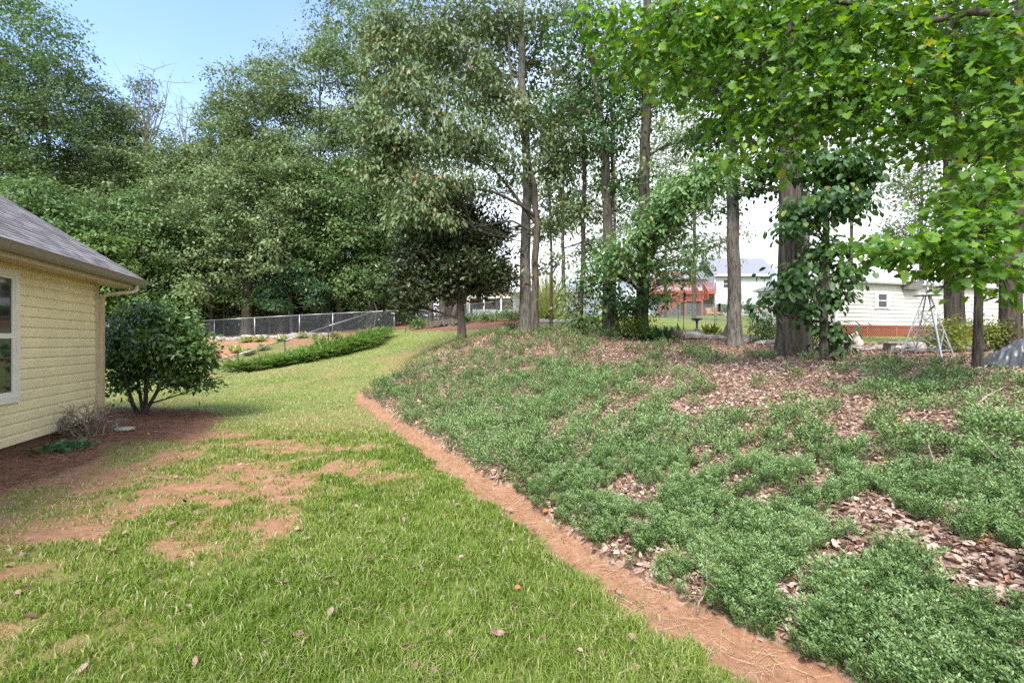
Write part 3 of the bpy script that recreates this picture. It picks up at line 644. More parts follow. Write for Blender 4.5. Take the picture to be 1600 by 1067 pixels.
# ---------------------------------------------------------------- chain link fences
def meshmat(name, c, sp, fill):
    m, t, b = mat(name, c, .5, .5, .3)
    tc = t.nodes.new('ShaderNodeTexCoord'); s = t.nodes.new('ShaderNodeSeparateXYZ'); t.links.new(tc.outputs['UV'], s.inputs[0])
    def mth(op, a, b_=None, v=None):
        k = t.nodes.new('ShaderNodeMath'); k.operation = op; t.links.new(a, k.inputs[0])
        if b_ is not None: t.links.new(b_, k.inputs[1])
        if v is not None: k.inputs[1].default_value = v
        return k.outputs[0]
    outs = []
    for op in ('ADD', 'SUBTRACT'):
        v = mth(op, s.outputs[0], s.outputs[1]); v = mth('MULTIPLY', v, v=1 / sp); v = mth('FRACT', v); outs.append(mth('LESS_THAN', v, v=fill))
    al = mth('MAXIMUM', outs[0], outs[1]); t.links.new(al, b.inputs['Alpha']); return m
M['link'] = meshmat('chain_link_wire', (.11,.12,.125), .075, .115); M['rail'] = plain('galvanised_rail', (.34,.35,.36), .4, .5, .1, 8, metal=.5); M['blackpost'] = plain('black_post', (.03,.03,.035), .5, .5, .1)
M['greylink'] = meshmat('grey_wire', (.18,.2,.2), .08, .14)
def chain_fence(label, pts, h, railm, postm, linkm, rad=.025, step=2.4):
    pts = [np.array(p, float) for p in pts]; f = thing('chain_link_fence', label, 'fence', tuple(pts[0])); rail = MB(); V = []; Fc = []; uv = []; s0 = 0
    for a, b in zip(pts[:-1], pts[1:]):
        rail.tube([a + [0, 0, h], b + [0, 0, h]], rad, 8)
        L = np.linalg.norm(b - a); i = len(V); V += [a + [0,0,.02], b + [0,0,.02], b + [0,0,h-.03], a + [0,0,h-.03]]; Fc.append((i, i+1, i+2, i+3)); uv += [(s0,0),(s0+L,0),(s0+L,h),(s0,h)]; s0 += L
    rail.build('rail', railm, f, smooth=True)
    o = npmesh('wire_mesh', np.array(V), np.array(Fc), linkm, f); ul = o.data.uv_layers.new(name='UVMap'); ul.data.foreach_set('uv', np.array(uv, np.float32).ravel())
    for p in pts: MB().tube([p - [0, 0, .1], p + [0, 0, h + .0]], rad * 1.15, 8).lathe(p + [0,0,h], [(rad*1.3, 0), (rad*1.3,.03), (.004,.06)], 8).build('post', postm, f, smooth=True)
def gp(px, D, zb=None):
    g = at(px, D); return g if zb is None else np.array([g[0], g[1], zb])
def rail_pts(L, h):         # points given by where their top rail is
    out = []
    for px, py, D in L: p = P(px, py, D); out.append([p[0], p[1], p[2] - h])
    return out
chain_fence('tall grey chain link fence running level below the woods', rail_pts([(120,514,33.5),(230,507,33.7),(335,500,34),(398,496.5,34.1),(468,492.5,34.3),(520,490,34.5),(580,487,34.8),(616,485,35)], 1.3), 1.3, M['rail'], M['rail'], M['link'], .035)
chain_fence('dark chain link fence with sloping top rail climbing behind juniper', rail_pts([(300,575,21),(372,554,22.4),(445,532,24.5),(513,509.5,27),(580,488,30.5),(612,485.5,33)], 1.35), 1.35, M['rail'], M['blackpost'], M['link'], .028)
chain_fence('chain link fence beyond the magnolia in front of the far lawn', [gp(q, D) for q, D in ((641,35),(690,35),(745,34),(776,33),(792,33),(815,33),(850,33))], 1.25, M['rail'], M['blackpost'], M['greylink'], .02)
chain_fence('thin black wire fence in front of the tall white house', [gp(q, D) for q, D in ((1030,33),(1060,33),(1120,32),(1150,31),(1175,29),(1205,27))], 1.3, M['blackpost'], M['blackpost'], M['greylink'], .014)

# ---------------------------------------------------------------- spreading juniper hedge, rocks, tufts on the clay slope
def jun_hedge():
    segs = [((338,584),(400,579),'leftmost spreading juniper by the near fence, greyish and low'),((400,581),(468,572),'spreading juniper second from left under the sloping fence'),
            ((462,573),(530,561),'spreading juniper third from left, with brown twigs showing'),((522,562),(585,546),'rightmost and fullest bright green spreading juniper by the fence')]
    DD = {338: 20.3, 400: 21, 462: 22, 468: 22, 522: 23.2, 530: 23.4, 585: 24.5}
    for k, (a, b, lab) in enumerate(segs):
        r = np.random.default_rng(50 + k); A = at(a[0], DD[a[0]]); B = at(b[0], DD[b[0]]); root = thing('spreading_juniper', lab, 'shrub', tuple((A + B) / 2), 'junipers along the near fence')
        n = 620; t = r.random(n); dep = r.random(n) * 3.4; base = A[None] * (1 - t[:, None]) + B[None] * t[:, None]; base[:, 1] += dep; base[:, 2] = H0(base[:, 0], base[:, 1])
        hh = (.10 + .36 * r.random(n)) * (1 + .2 * (k == 3)); base[:, 2] += hh
        dr = nrm(np.stack([r.normal(size=n) * .5 + .75, r.normal(size=n) * .3 - .25, .12 + .25 * r.random(n)], -1))
        L = .35 + .3 * r.random(n); ns = 26; PP, AX, NO, SZ, TT = [], [], [], [], []
        for j in range(ns):
            f = (j + .5) / ns; p = base + dr * (L * f)[:, None]; p[:, 2] -= (f ** 2) * .05; sd = 1 if j % 2 else -1
            side = np.cross(dr, [0, 0, 1.0]) * sd; ax = dr * .8 + side * (.8 * (1 - f * .6)) + r.normal(size=(n, 3)) * .2
            PP.append(p); AX.append(ax); NO.append(np.array([0, 0, 1.]) + r.normal(size=(n, 3)) * .35); SZ.append(.12 * (1 - .4 * f) * (.7 + .6 * r.random(n)))
            TT.append(np.clip(.15 + .6 * f + r.normal(size=n) * .15, 0, .9) if k else np.clip(.15 + .5 * f + r.normal(size=n) * .15 + .5 * (r.random(n) < .25), 0, 1))
        leaf_mesh('foliage', np.vstack(PP), np.vstack(AX), np.vstack(NO), np.concatenate(SZ), 'narrow', M['junhedge'], root, np.concatenate(TT))
        mb = MB()
        for j in range(60):
            p = base[j]; g = (A + B) / 2 + np.array([0, 1.0, 0]); g[2] = H(g[0], g[1]) + .03; mb.tube([g, (g + p) / 2 + [0, 0, .08], p], [.014, .011, .006], 5, cap=False)
        mb.build('stems', M['dead'], root, smooth=True)
TPL['narrow'] = (np.array([(0,0,0),(.4,.15,.03),(1,0,-.05),(.4,-.15,.03)]), np.array([(0,1,2,3)]))
jun_hedge()
M['rock'] = plain('grey_rock', (.30,.28,.25), .9, .25, .35, 5, bmp=.5); M['palerock'] = plain('pale_rock', (.5,.46,.40), .9, .25, .3, 5, bmp=.5)
def rock_mesh(seed, m):
    r = np.random.default_rng(seed); bm = MB(); n, k = 10, 7; V = []
    f = r.normal(size=(6, 3)); am = r.random(6) * .16
    for i in range(k + 1):
        th = math.pi * i / k
        for j in range(n):
            ph = 2 * math.pi * j / n; d = np.array([math.sin(th) * math.cos(ph), math.sin(th) * math.sin(ph), math.cos(th)])
            rr = 1 + sum(a * math.sin(2.3 * d @ q + a * 50) for a, q in zip(am, f)); d = np.sign(d) * np.abs(d) ** .8; V.append(d * rr * np.array([.5, .4, .26]))
    Fc = [(i*n+j, (i+1)*n+j, (i+1)*n+(j+1)%n, i*n+(j+1)%n) for i in range(k) for j in range(n)]
    me = bpy.data.meshes.new('rock'); me.from_pydata([tuple(v) for v in V], [], Fc); me.update(); me.materials.append(m); return me
rm = [rock_mesh(s, M['rock']) for s in range(4)] + [rock_mesh(9 + s, M['palerock']) for s in range(3)]
def rock(p, s, me, lab, grp, name='rock', rz=None, sq=1):
    o = bpy.data.objects.new(name, me); link(o); o.location = (p[0], p[1], p[2] + s * .12 * sq); o.scale = (s, s, s * sq); o.rotation_euler = (0, 0, random.random() * 6.28 if rz is None else rz); return tag(o, lab, 'rock', grp)
random.seed(4)
for i in range(46):
    px = 335 + (i / 46) * 185 + random.uniform(-4, 4); D = 33.2 - random.random() * 1.3; rock(at(px, D), random.uniform(.3, .7), random.choice(rm), 'grey field stone in the rubble row along the level fence', 'stones at the foot of the level fence')
for i in range(34):
    px = 1040 + i * 5.2 + random.uniform(-3, 3)
    rock(at(px, 17.6 + random.uniform(-.5, .6) - (px - 1040) * .012), random.uniform(.28, .55), random.choice(rm), 'weathered stone in the edging beyond the pale straight trunk', 'stones edging the garden beyond the tree row', sq=.8)
for i in range(24):
    px = 1325 + i * 10.5 + random.uniform(-4, 4); rock(at(px, 13.4 + random.uniform(-.4, .5)), random.uniform(.2, .42), random.choice(rm), 'grey brown stone in the low rubble line around the stone bench', 'rubble around the stone bench', sq=.75)
for i in range(14):
    px = 845 + i * 3.6; rock(at(px, 27 + (i % 2) * .4), random.uniform(.4, .6), rm[i % 4], 'stone in the low wall in front of the grey sided house', 'stones of the low wall by the grey house')
for i, (px, D) in enumerate([(370,27.5),(388,26.4),(405,31.0),(412,27.2),(441,30.5),(365,24.2),(497,29),(500,27.4),(526,29.5),(565,31),(578,31.5),(597,32.5),(472,31.5),(385,31)]):
    rosette('grass_tuft', 'spiky pale green grass tuft planted on the red clay slope', 'plant', at(px, D), 170, .42, M['liriope'], 'narrow', 70 + i, 'grass tufts on the clay slope', .12, 1.2)

# ---------------------------------------------------------------- trees
def forest_tree(label, px, D, top, wpx, low, seed, leafm='forestleaf', bark='bark', group='trees of the wood beyond the level fence', n=20, per=34, size=.2, rad=.22, name='broadleaf_tree', lean=0, cl=22, tpl='quad', twn=None):
    b = at(px, D); z1 = P(px, top, D)[2]; zl = P(px, low, D)[2]; T = Tree(name, label, 'tree', b, seed, bark, group); r = T.r
    hw = wpx / 2 / F * D; topx = b[0] + lean
    T.stem([b, [b[0] + lean * .3, D, b[2] + (z1 - b[2]) * .4], [topx, D, z1 - .12 * (z1 - zl)]], [rad, rad * .65, rad * .12], 9, .35)
    for k in range(n):
        f = (k + .5) / n; z = zl + (z1 - zl) * (.06 + .88 * f); prof = math.sin(math.pi * min(1, .25 + .62 * f)) ** .6
        a = k * 2.4 + r.random() * .7; rr = hw * prof * (.4 + .5 * r.random()); c = [b[0] + lean * f + math.cos(a) * rr, D + math.sin(a) * rr * .8, z]
        br = max(.5, hw * (.42 + .2 * r.random()) * (.6 + .4 * prof)); T.blob(c, (br, br, br * .7), cl, per, .075 * br + .17, size, droop=.3, flat=.55)
    c = [topx, D, z1 - .06 * (z1 - zl)]; T.blob(c, (hw * .25, hw * .25, (z1 - zl) * .06), 10, per, .35, size)
    return T
FT = [ # px, D, top, width, low, leaf
 ('tall dark green tree filling the upper left corner of the wood', -25,36,-70,270,300,'forestleaf'),
 ('leaning olive leaved tree sloping down toward the gap of sky', 95,40,85,230,330,'forestleaf2'),
 ('mid height green tree at the left rim of the sky gap', 178,44,165,170,400,'forestleaf2'),
 ('lowest rounded tree in the middle of the sky gap', 262,40,215,210,440,'forestleaf2'),
 ('tall light green oak right of the sky gap', 410,39,95,190,400,'forestleaf2'),
 ('tall slim treetop just right of the sky gap', 345,41,150,110,400,'forestleaf2'),
 ('very tall olive tree beside the tall light green oak', 500,42,35,200,420,'forestleaf2'),
 ('very tall tree behind the magnolia reaching out of frame', 590,44,-60,210,420,'forestleaf'),
 ('bright green bushy tree rising over the brown roof', 50,31,285,190,470,'forestleaf'),
 ('yellow green sapling showing behind the roof edge', 150,24,372,90,480,'forestleaf3'),
 ('dark shady tree behind the camellia bush', 200,35,300,200,500,'forestleaf'),
 ('silvery leaved tree left of the little pine', 330,36,260,190,495,'forestleaf2'),
 ('dense dark tree hanging over the fence right of the camellia', 255,37,330,200,500,'forestleaf'),
 ('leafy tree directly over the little pine', 440,37,215,170,440,'forestleaf2'),
 ('deep green tree above the fence corner', 530,38,250,180,490,'forestleaf'),
 ('dark green tree just left of the magnolia', 600,40,230,150,480,'forestleaf'),
]
for i, (lab, px, D, top, wd, low, lm) in enumerate(FT):
    T = forest_tree(lab, px, D, top, wd, low, 100 + i, lm, rad=.3 if D > 36 else .16, lean=(-1.5 if i == 1 else 0), cl=(34 if i < 8 else 28) if wd > 120 else 16, per=44, size=.23); T.done(lm, 'quad')
# filler trees deep inside the wood: nothing tells them apart
for i in range(15):
    px = -60 + i * 50; T = forest_tree('dark inner tree deep in the wood beyond the level fence', px, 50 + (i % 3) * 4, 265 - (i % 2) * 30, 210, 545, 160 + i, group='inner trees deep in the wood', n=14, cl=24, per=34, size=.34, rad=.25); T.done('forestleaf', 'quad')
for i, (px, D, lab) in enumerate([(385,36,'flared brown trunk standing behind the level fence left of the little pine'),(578,38,'tall straight grey trunk behind the fence corner'),(560,40,'leaning thin trunk in the wood near the fence corner'),(345,39,'shaded trunk behind the level fence by the camellia')]):
    b = at(px, D); T = Tree('woodland_trunk', lab, 'tree', b, 200 + i, 'bark', 'trees of the wood beyond the level fence'); T.stem([b, b + [.2, 0, 5], b + [-.3 + .3 * i, 0, 12]], [.42 - .08 * i, .3 - .05 * i, .12], 10, .5)
    T.blob(b + [0, 0, 10], (2.4, 2.4, 1.6), 22, 34, .5, .22); T.blob(b + [1.6, 0, 7.5], (1.5, 1.5, .8), 12, 34, .45, .22); T.done('forestleaf2')
for i in range(26):   # undergrowth stems
    px = 350 + i * 11 + (i * 37 % 9); D = 37 + (i * 13 % 7); b = at(px, D); T = Tree('sapling', 'thin young sapling in the undergrowth behind the level fence', 'tree', b, 300 + i, 'dead' if i % 3 == 0 else 'bark', 'saplings behind the level fence')
    T.stem([b, b + [.3 * math.sin(i), 0, 1.5], b + [.6 * math.sin(i * 2), 0, 3.4]], [.06, .045, .02], 6)
    T.blob(b + [.4 * math.sin(i), 0, 3.2], (1.1, 1.0, .9), 12, 30, .3, .17)
    if i % 2: T.blob(b + [0, .3, .9], (1.0, .9, .6), 8, 30, .28, .16)
    T.done('forestleaf')
for i in range(11):
    b = at(300 + i * 34, 43 + i % 3); T = Tree('understory_bush', 'leafy dark bush in the shade of the wood behind the level fence', 'bush', b, 340 + i, 'bark', 'bushes in the shade of the wood')
    T.stem([b, b + [.2, 0, 1.4]], [.06, .03], 6)
    for k in range(4): T.blob(b + [T.r.normal() * 1.1, T.r.normal() * .6, 1.0 + k * .9], (1.5, 1.0, .9), 20, 34, .35, .26, r0=.03)
    T.done('forestleaf')
# little pine
b = at(456, 36); T = Tree('young_pine', 'small soft needled pine above the level fence', 'tree', b, 41, 'bark'); T.stem([b, b + [-.1, 0, 4], b + [-.1, 0, 6.5]], [.13, .1, .04], 8)
for (px, py, rx, rz) in ((430,452,1.0,.5),(470,445,1.1,.45),(455,425,.9,.4),(500,455,.8,.35),(415,470,.6,.3),(440,478,.8,.3),(490,472,.6,.3)): T.blob(P(px, py, 35.6), (rx, .9, rz), 16, 70, .2, .3, droop=.1, r0=.03)
T.done('pine', 'narrow')
# dead tops in the sky gap
for i, (px, py0, pts, lab) in enumerate([(232,210,[(222,130),(240,110),(205,140),(255,150),(262,128)],'half dead treetop with sparse leaves in the sky gap'),(300,230,[(285,170),(305,168),(275,180),(296,200)],'bare dead treetop poking up in the sky gap')]):
    D = 42; b = at(px, D); T = Tree('dead_tree', lab, 'tree', b, 60 + i, 'dead'); T.stem([b, P(px, 400, D), P(px - 5, py0, D)], [.3, .2, .08], 8)
    for q in pts:
        e = P(q[0], q[1], D); st = P(px - 3, py0 + 25, D); pp = T.twig(st, e, .07, 6)
        for k in range(9):
            a = pp[1 + k % 4]; o = a + T.r.normal(size=3) * [1.0, .8, .8] + [0, 0, .7]; p2 = T.twig(a, o, .03, 4)
            for _ in range(3): T.twig(p2[2], p2[2] + T.r.normal(size=3) * .5 + [0, 0, .3], .014, 3)
    if i == 0:
        for q in ((205,128),(232,125),(222,150),(250,165)): T.blob(P(q[0], q[1], D), (1.0, .8, .7), 9, 26, .28, .2)
    T.done('forestleaf2')

# magnolia
D = 17.2; b = at(722, D); T = Tree('magnolia_tree', 'dark glossy magnolia with rusty undersides standing alone where lawn meets bank', 'tree', b, 33, 'bark'); T.outw = .8
T.stem([b, P(719,470,D), P(716,420,D), P(715,350,D)], [.15, .125, .1, .03], 12, .45)
for (px, py, dd, rx, rz, c) in ((655,400,-.4,.95,.75,60),(650,445,-.6,.85,.6,50),(635,478,-.5,.42,.4,18),(690,370,.2,1.1,.7,60),(715,330,0,.9,.55,44),(745,370,.3,1.0,.75,60),(765,415,.2,.95,.7,55),(785,440,.0,.5,.5,22),(720,415,-.6,1.0,.6,50),(690,450,-.2,.9,.45,36),(745,445,.5,.7,.5,32),(720,400,.9,1.2,.9,50),(775,360,.5,.6,.5,25),(640,355,0,.5,.5,18),(632,430,-.4,.5,.5,20)):
    T.blob(P(px, py, D + dd), (rx, rx * .85, rz), c, 28, .19, .155, droop=-.1, r0=.05, flat=.8)
T.done('magnolia', 'oval')
# big oak pair: straight trunk plus the forked one that reaches left
D = 18; b = at(820, D); T = Tree('oak_tree', 'thick straight grey brown oak trunk, left of the close pair', 'tree', b, 34, 'bark_grey', 'oaks of the close pair')
T.stem([b, P(821,400,D), P(824,280,D), P(816,120,D), P(812,-120,D)], [.225, .19, .165, .13, .07], 14, .3)
for (px, py, dd, rx, rz, c) in ((780,60,1,1.6,1.0,44),(840,100,1.5,1.4,1.0,30),(700,30,1,1.8,1.0,40),(640,60,1.5,1.8,1.1,40),(870,30,0,1.5,1.0,26),(760,-40,0,2,1,30),(870,190,1,1.2,.9,20),(880,260,1,1.0,.7,16),(780,150,2,1.5,1.0,36),(700,120,2,1.8,1.2,46),(870,340,.5,.9,.6,12)):
    T.blob(P(px, py, D + dd), (rx, rx, rz), c, 30, .36, .19, droop=.4)
T.done('oakleaf', 'quad')
D = 17.2; b = at(836, D); T = Tree('oak_tree', 'slimmer oak of the close pair with forked limbs reaching left over the magnolia', 'tree', b, 35, 'bark', 'oaks of the close pair')
T.stem([b, P(836,440,D), P(838,350,D), P(834,290,D), P(822,230,D), P(800,160,D), P(795,60,D)], [.15, .125, .115, .1, .075, .055, .03], 12, .25)
T.stem([P(838,340,D), P(810,318,D-.4), P(770,300,D-.8), P(720,290,D-1), P(650,262,D-1.2)], [.07, .055, .045, .035, .02], 8)
T.stem([P(838,350,D), P(800,300,D-.3), P(770,262,D-.6), P(700,225,D-1)], [.06, .05, .04, .02], 8)
T.stem([P(838,365,D), P(800,345,D-.3), P(740,355,D-.8)], [.045, .035, .015], 7)
for (px, py, dd, rx, rz, c) in ((600,110,-1,1.3,.9,50),(660,150,-1,1.4,.9,55),(570,180,-1,.8,.8,30),(620,220,-1.2,1.3,.7,52),(590,270,-1.2,.9,.5,32),(700,210,-1,1.4,.8,52),(760,230,-.6,1.3,.7,40),(760,140,-.3,1.3,.9,44),(720,80,-.5,1.4,.8,44),(650,60,-.6,1.3,.8,40),(655,300,-1.2,1.1,.4,40),(720,290,-1.2,1.0,.4,28),(640,335,-1.3,.9,.4,30),(690,345,-1.3,.8,.25,20),(585,225,-1.2,.8,.7,28),(800,260,-.5,.8,.5,18),(820,180,-.3,1,.7,26),(780,20,0,1.4,.7,34),(870,290,.2,.9,.6,12),(860,230,.2,.9,.6,15),(590,40,-.6,1.2,.8,36)):
    T.blob(P(px, py, D + dd), (rx, rx * .9, rz), c, 26, .27, .17, droop=.55, r0=.02)
T.done('oakleaf', 'oak')
def midtree(name, label, px, D, path, rads, blobs, leafm, tpl='quad', bark='bark', seed=1, size=.15, per=26, spread=.27, droop=.35, flare=.3, group='trunks in the row along the top of the bank', droots=False):
    b = at(px, D); T = Tree(name, label, 'tree', b, seed, bark, group)
    T.stem([b] + [P(q[0], q[1], D + (q[2] if len(q) > 2 else 0)) for q in path], rads, 12, flare)
    for (x, y, dd, rx, rz, c) in blobs: T.blob(P(x, y, D + dd), (rx * (1.12 if y < 300 else 1), rx * .9, rz), int(c * (1.5 if y < 300 else 1)), per + (6 if y < 300 and per < 20 else 0), spread, size, droop=droop)
    return T.done(leafm, tpl)
midtree('young_oak', 'very slender trunk just right of the close oak pair', 861, 17.4, [(862,400),(858,280),(862,150)], [.055,.045,.035,.02], [(862,350,0,.7,.45,12),(875,400,0,.5,.3,7),(860,260,.2,.9,.6,16),(870,180,0,.9,.6,14),(850,420,.3,.4,.2,5)], 'oakleaf', 'oak', 'bark_dark', 71)
midtree('young_oak', 'slender ivy green trunk with leafy lower twigs, between the close pair and double trunk', 907, 17, [(911,400),(913,260),(905,100)], [.10,.085,.07,.04], [(905,500,-.3,.45,.4,12),(895,470,-.2,.5,.3,10),(915,440,0,.6,.4,12),(900,330,.3,1.1,.5,15),(905,230,0,1.2,.8,22),(900,120,0,1.3,.9,26),(925,380,.3,.7,.4,9),(930,30,0,1.4,.9,26)], 'oakleaf', 'oak', 'bark_dark', 72)
midtree('sweetgum_tree', 'stout double trunk half hidden by leafy shoots, centre of the tree row', 957, 16.2, [(953,450),(950,330),(944,220),(930,130),(915,40)], [.26,.19,.16,.13,.09,.05], [(960,470,-.7,.9,.5,30),(990,480,-.6,.8,.5,26),(935,440,-.6,.8,.45,22),(970,420,-.6,1.1,.5,30),(925,500,-.3,.5,.3,10),(985,515,-.5,.6,.2,12),(960,330,.4,1.3,.6,22),(910,300,.2,1.0,.6,14),(950,230,0,1.4,.8,26),(900,170,0,1.1,.7,20),(960,120,0,1.6,.9,30),(900,60,0,1.3,.9,26),(1000,50,0,1.5,1,26)], 'broad', 'broad', 'bark', 73, .12, 14)
midtree('sweetgum_tree', 'slim stem pressed against the left side of the double trunk', 944, 16.4, [(945,420),(957,300),(955,150)], [.08,.065,.055,.03], [(940,400,-.3,.8,.4,14),(965,280,0,1,.6,14),(960,180,0,1,.7,16)], 'broad', 'broad', 'bark', 74, .12, 14)
midtree('tulip_tree', 'tall straight trunk draped with a long diagonal spray of bright leaves', 1003, 16, [(1005,400),(1008,220),(1012,60),(1010,-120)], [.235,.2,.17,.14,.09],
    [(1120,262,-4,.6,.28,24),(1090,290,-4,.62,.3,30),(1060,315,-4,.62,.32,32),(1030,340,-3.6,.65,.35,34),(1000,370,-3.2,.7,.35,34),(970,395,-2.8,.6,.3,28),(945,415,-2.4,.5,.3,18),(1010,415,-2.6,.7,.35,28),(1050,360,-3.2,.5,.3,20),
     (1070,400,-.3,1.2,.45,24),(1050,430,-.3,1.0,.3,20),(1100,380,0,.7,.3,12),(1030,460,-.3,.5,.4,12),(1060,130,.5,1.6,1,34),(1010,170,.5,1.4,.9,26),(1080,220,.5,1.3,.6,20),(980,100,.5,1.4,.9,24),(1090,60,.5,1.6,1,30),(1000,280,.5,1.2,.7,20),(1060,10,.5,1.6,.8,26)], 'tulip', 'oak', 'bark', 75, .145, 15, .25, .35)
midtree('poplar_tree', 'pale grey straight bare trunk in front of the tall white house', 1149, 14, [(1147,420),(1143,260),(1139,130),(1128,-120)], [.205,.175,.155,.13,.08], [(1150,190,.3,.9,.5,16),(1110,210,.3,.8,.5,14),(1140,40,0,1.4,.8,26),(1090,120,.3,1.2,.7,20),(1180,120,.5,1.2,.8,22),(1120,330,.3,.4,.1,3)], 'broad', 'broad', 'bark_grey', 76, .13, 24, .25)
midtree('white_oak', 'thickest dark furrowed trunk at the right of the bank', 1233, 12, [(1236,400),(1237,250),(1232,80),(1230,-160)], [.31,.265,.24,.21,.15], [(1230,200,.6,1.2,.7,30),(1180,120,.6,1.2,.8,30),(1260,90,.5,1.3,.8,34),(1215,20,.4,1.4,.8,34),(1320,20,.4,1.3,.8,28),(1280,180,.8,1.0,.6,26),(1130,40,.6,1.2,.7,24),(1200,-60,0,1.6,.7,24),(1195,265,1,.7,.35,12),(1175,300,1.5,.5,.25,6),(1265,300,1.2,.7,.4,14)], 'broad', 'broad', 'bark', 77, .14, 26, .25)
midtree('vine_covered_tree', 'thin trunk smothered in big dark drooping leaves right of the thickest trunk', 1287, 10.6, [(1290,440),(1292,330),(1290,220)], [.085,.075,.06,.03],
    [(1300,260,0,.75,.35,40),(1340,275,0,.45,.3,20),(1290,320,-.1,.65,.35,36),(1335,320,0,.4,.22,14),(1250,330,-.1,.4,.2,14),(1240,360,-.2,.42,.16,12),(1290,390,0,.38,.4,22),(1240,430,-.2,.45,.28,20),(1225,460,-.2,.3,.2,9),(1300,460,0,.3,.4,18),(1320,430,0,.35,.3,14),(1262,490,.1,.3,.3,12),(1300,520,0,.25,.22,10),(1305,545,0,.15,.1,4),(1195,480,-.2,.2,.12,4),(1360,380,0,.35,.1,6)], 'broad', 'broad', 'bark', 78, .14, 13, .15, .6, .2)
midtree('dogwood_tree', 'slim grey stem between the thickest trunk and the vine covered one', 1259, 12.6, [(1258,430),(1262,300)], [.12,.09,.05], [(1262,320,0,.6,.4,14),(1265,400,0,.4,.4,10)], 'broad', 'broad', 'bark_grey', 79, .13, 20, .2)
midtree('white_oak', 'large trunk behind the windmill tower', 1491, 15, [(1490,400),(1488,200),(1490,-100)], [.27,.23,.2,.15], [(1490,120,.5,1.7,1.0,40),(1440,40,.5,1.7,.9,36),(1540,60,.5,1.6,1,36),(1500,220,.5,1.3,.7,22),(1440,180,1,1.3,.7,20),(1500,330,.5,.9,.5,12)], 'broad', 'broad', 'bark', 80, .15, 26, .27)
midtree('maple_sapling', 'thin dark young trunk nearest the camera beside the grey tarp', 1527, 8.3, [(1530,450),(1533,330),(1525,220)], [.072,.06,.045,.02], [(1530,340,0,.4,.15,12),(1550,290,0,.4,.15,12),(1500,300,0,.4,.15,10),(1540,230,0,.5,.2,16)], 'maple', 'maple', 'bark_dark', 81, .11, 10, .13, .3, .35)
midtree('white_oak', 'large trunk standing behind the tarp near the right edge', 1577, 12.6, [(1582,400),(1592,200),(1598,-100)], [.25,.21,.19,.14], [(1570,120,.8,1.5,.8,30),(1620,40,.6,1.5,.8,26),(1560,300,.5,.8,.5,14)], 'broad', 'broad', 'bark_dark', 82, .14, 24, .26)
# three old trunks beyond the magnolia
for i, (px, D, r0, lx, lab) in enumerate([(672,33,.15,.2,'leftmost of the three old trunks beyond the magnolia'),(692,32,.25,-.1,'middle of the three old trunks, wide with spreading roots, beyond the magnolia'),(706,31.5,.19,1.3,'rightmost of the three old trunks, leaning right, beyond the magnolia')]):
    b = at(px, D); T = Tree('old_tree', lab, 'tree', b, 90 + i, 'bark', 'old trunks beyond the magnolia'); T.stem([b, b + [lx * .5, 0, 2.2], b + [lx, 0, 9]], [r0, r0 * .8, r0 * .4], 12, .6)
    for k in range(6 if i == 1 else 3):
        a = -math.pi * (.1 + .8 * k / 5); e = b + [math.cos(a) * 1.2, math.sin(a) * 1.1, 0]; e[2] = H(e[0], e[1]) + .02; T.wood.tube([b + [0, 0, .5], b * .6 + e * .4 + [0, 0, .1], e], [r0 * .5, .12, .04], 7, cap=False)
    for k in range(5): T.blob(b + [T.r.normal() * 2 + lx, T.r.normal(), 6.5 + k * 1.3], (2, 1.8, 1.1), 22, 30, .45, .2)
    T.done('forestleaf2')
# trees far behind the tree row, small leaves against the pale sky
for i, (px, D, top, wd, low, lab) in enumerate([(880,34,120,150,400,'fine leaved tree behind the slender trunks against white sky'),(1085,36,60,200,400,'fine leaved tall tree behind the pale trunk'),(1440,30,150,170,400,'airy tree over the mobile home roof'),(1040,48,180,140,430,'distant tree over the red deck'),(1560,34,120,140,430,'distant tree at the right edge over the mobile home'),(960,40,40,160,380,'distant tall tree behind the double trunk'),(1330,40,-40,200,220,'distant treetop between the big right trunks')]):
    forest_tree(lab, px, D, top, wd, low, 400 + i, 'forestleaf2', group='sparse trees behind the tree row', n=14, cl=20, per=28, size=.19, rad=.16).done('forestleaf2')

# overhanging maple, rooted just outside the right edge
b = at(1960, 6.2); T = Tree('maple_tree', 'large maple overhanging from the right edge with bright lobed leaves', 'tree', b, 44, 'bark'); T.pen = 0
T.stem([b, P(1950,300,6.2), P(1930,0,6.2), P(1900,-400,6.2)], [.24, .2, .17, .1], 12, .3)
T.stem([P(1940,90,6.2), P(1760,40,6.1), P(1600,22,6), P(1520,20,6), P(1440,36,6.2), P(1390,18,6.4), P(1290,0,6.6), P(1150,-40,7)], [.12, .07, .045, .042, .035, .03, .025, .012], 9)
T.stem([P(1945,190,6.2), P(1760,150,6.4), P(1600,134,6.6), P(1500,128,6.8), P(1400,110,7)], [.08, .04, .028, .022, .01], 8)
T.stem([P(1500,20,6), P(1440,120,6.4), P(1350,170,6.6), P(1240,200,6.9)], [.03, .022, .016, .008], 7)
T.stem([P(1760,150,6.4), P(1620,260,6), P(1540,310,5.8), P(1480,350,5.8)], [.03, .02, .014, .008], 7)
T.stem([P(1290,0,6.6), P(1200,80,7), P(1100,120,7.3), P(1000,90,7.5)], [.028, .02, .014, .008], 7)
T.stem([P(1950,330,6.2), P(1780,370,5.9), P(1640,380,5.8), P(1520,370,5.8), P(1420,395,5.9)], [.08, .035, .025, .018, .008], 8)
T.stem([P(1945,0,6.2), P(1700,-120,6.5), P(1400,-100,7), P(1150,-30,7.4), P(980,20,7.6)], [.1, .06, .04, .03, .012], 8)
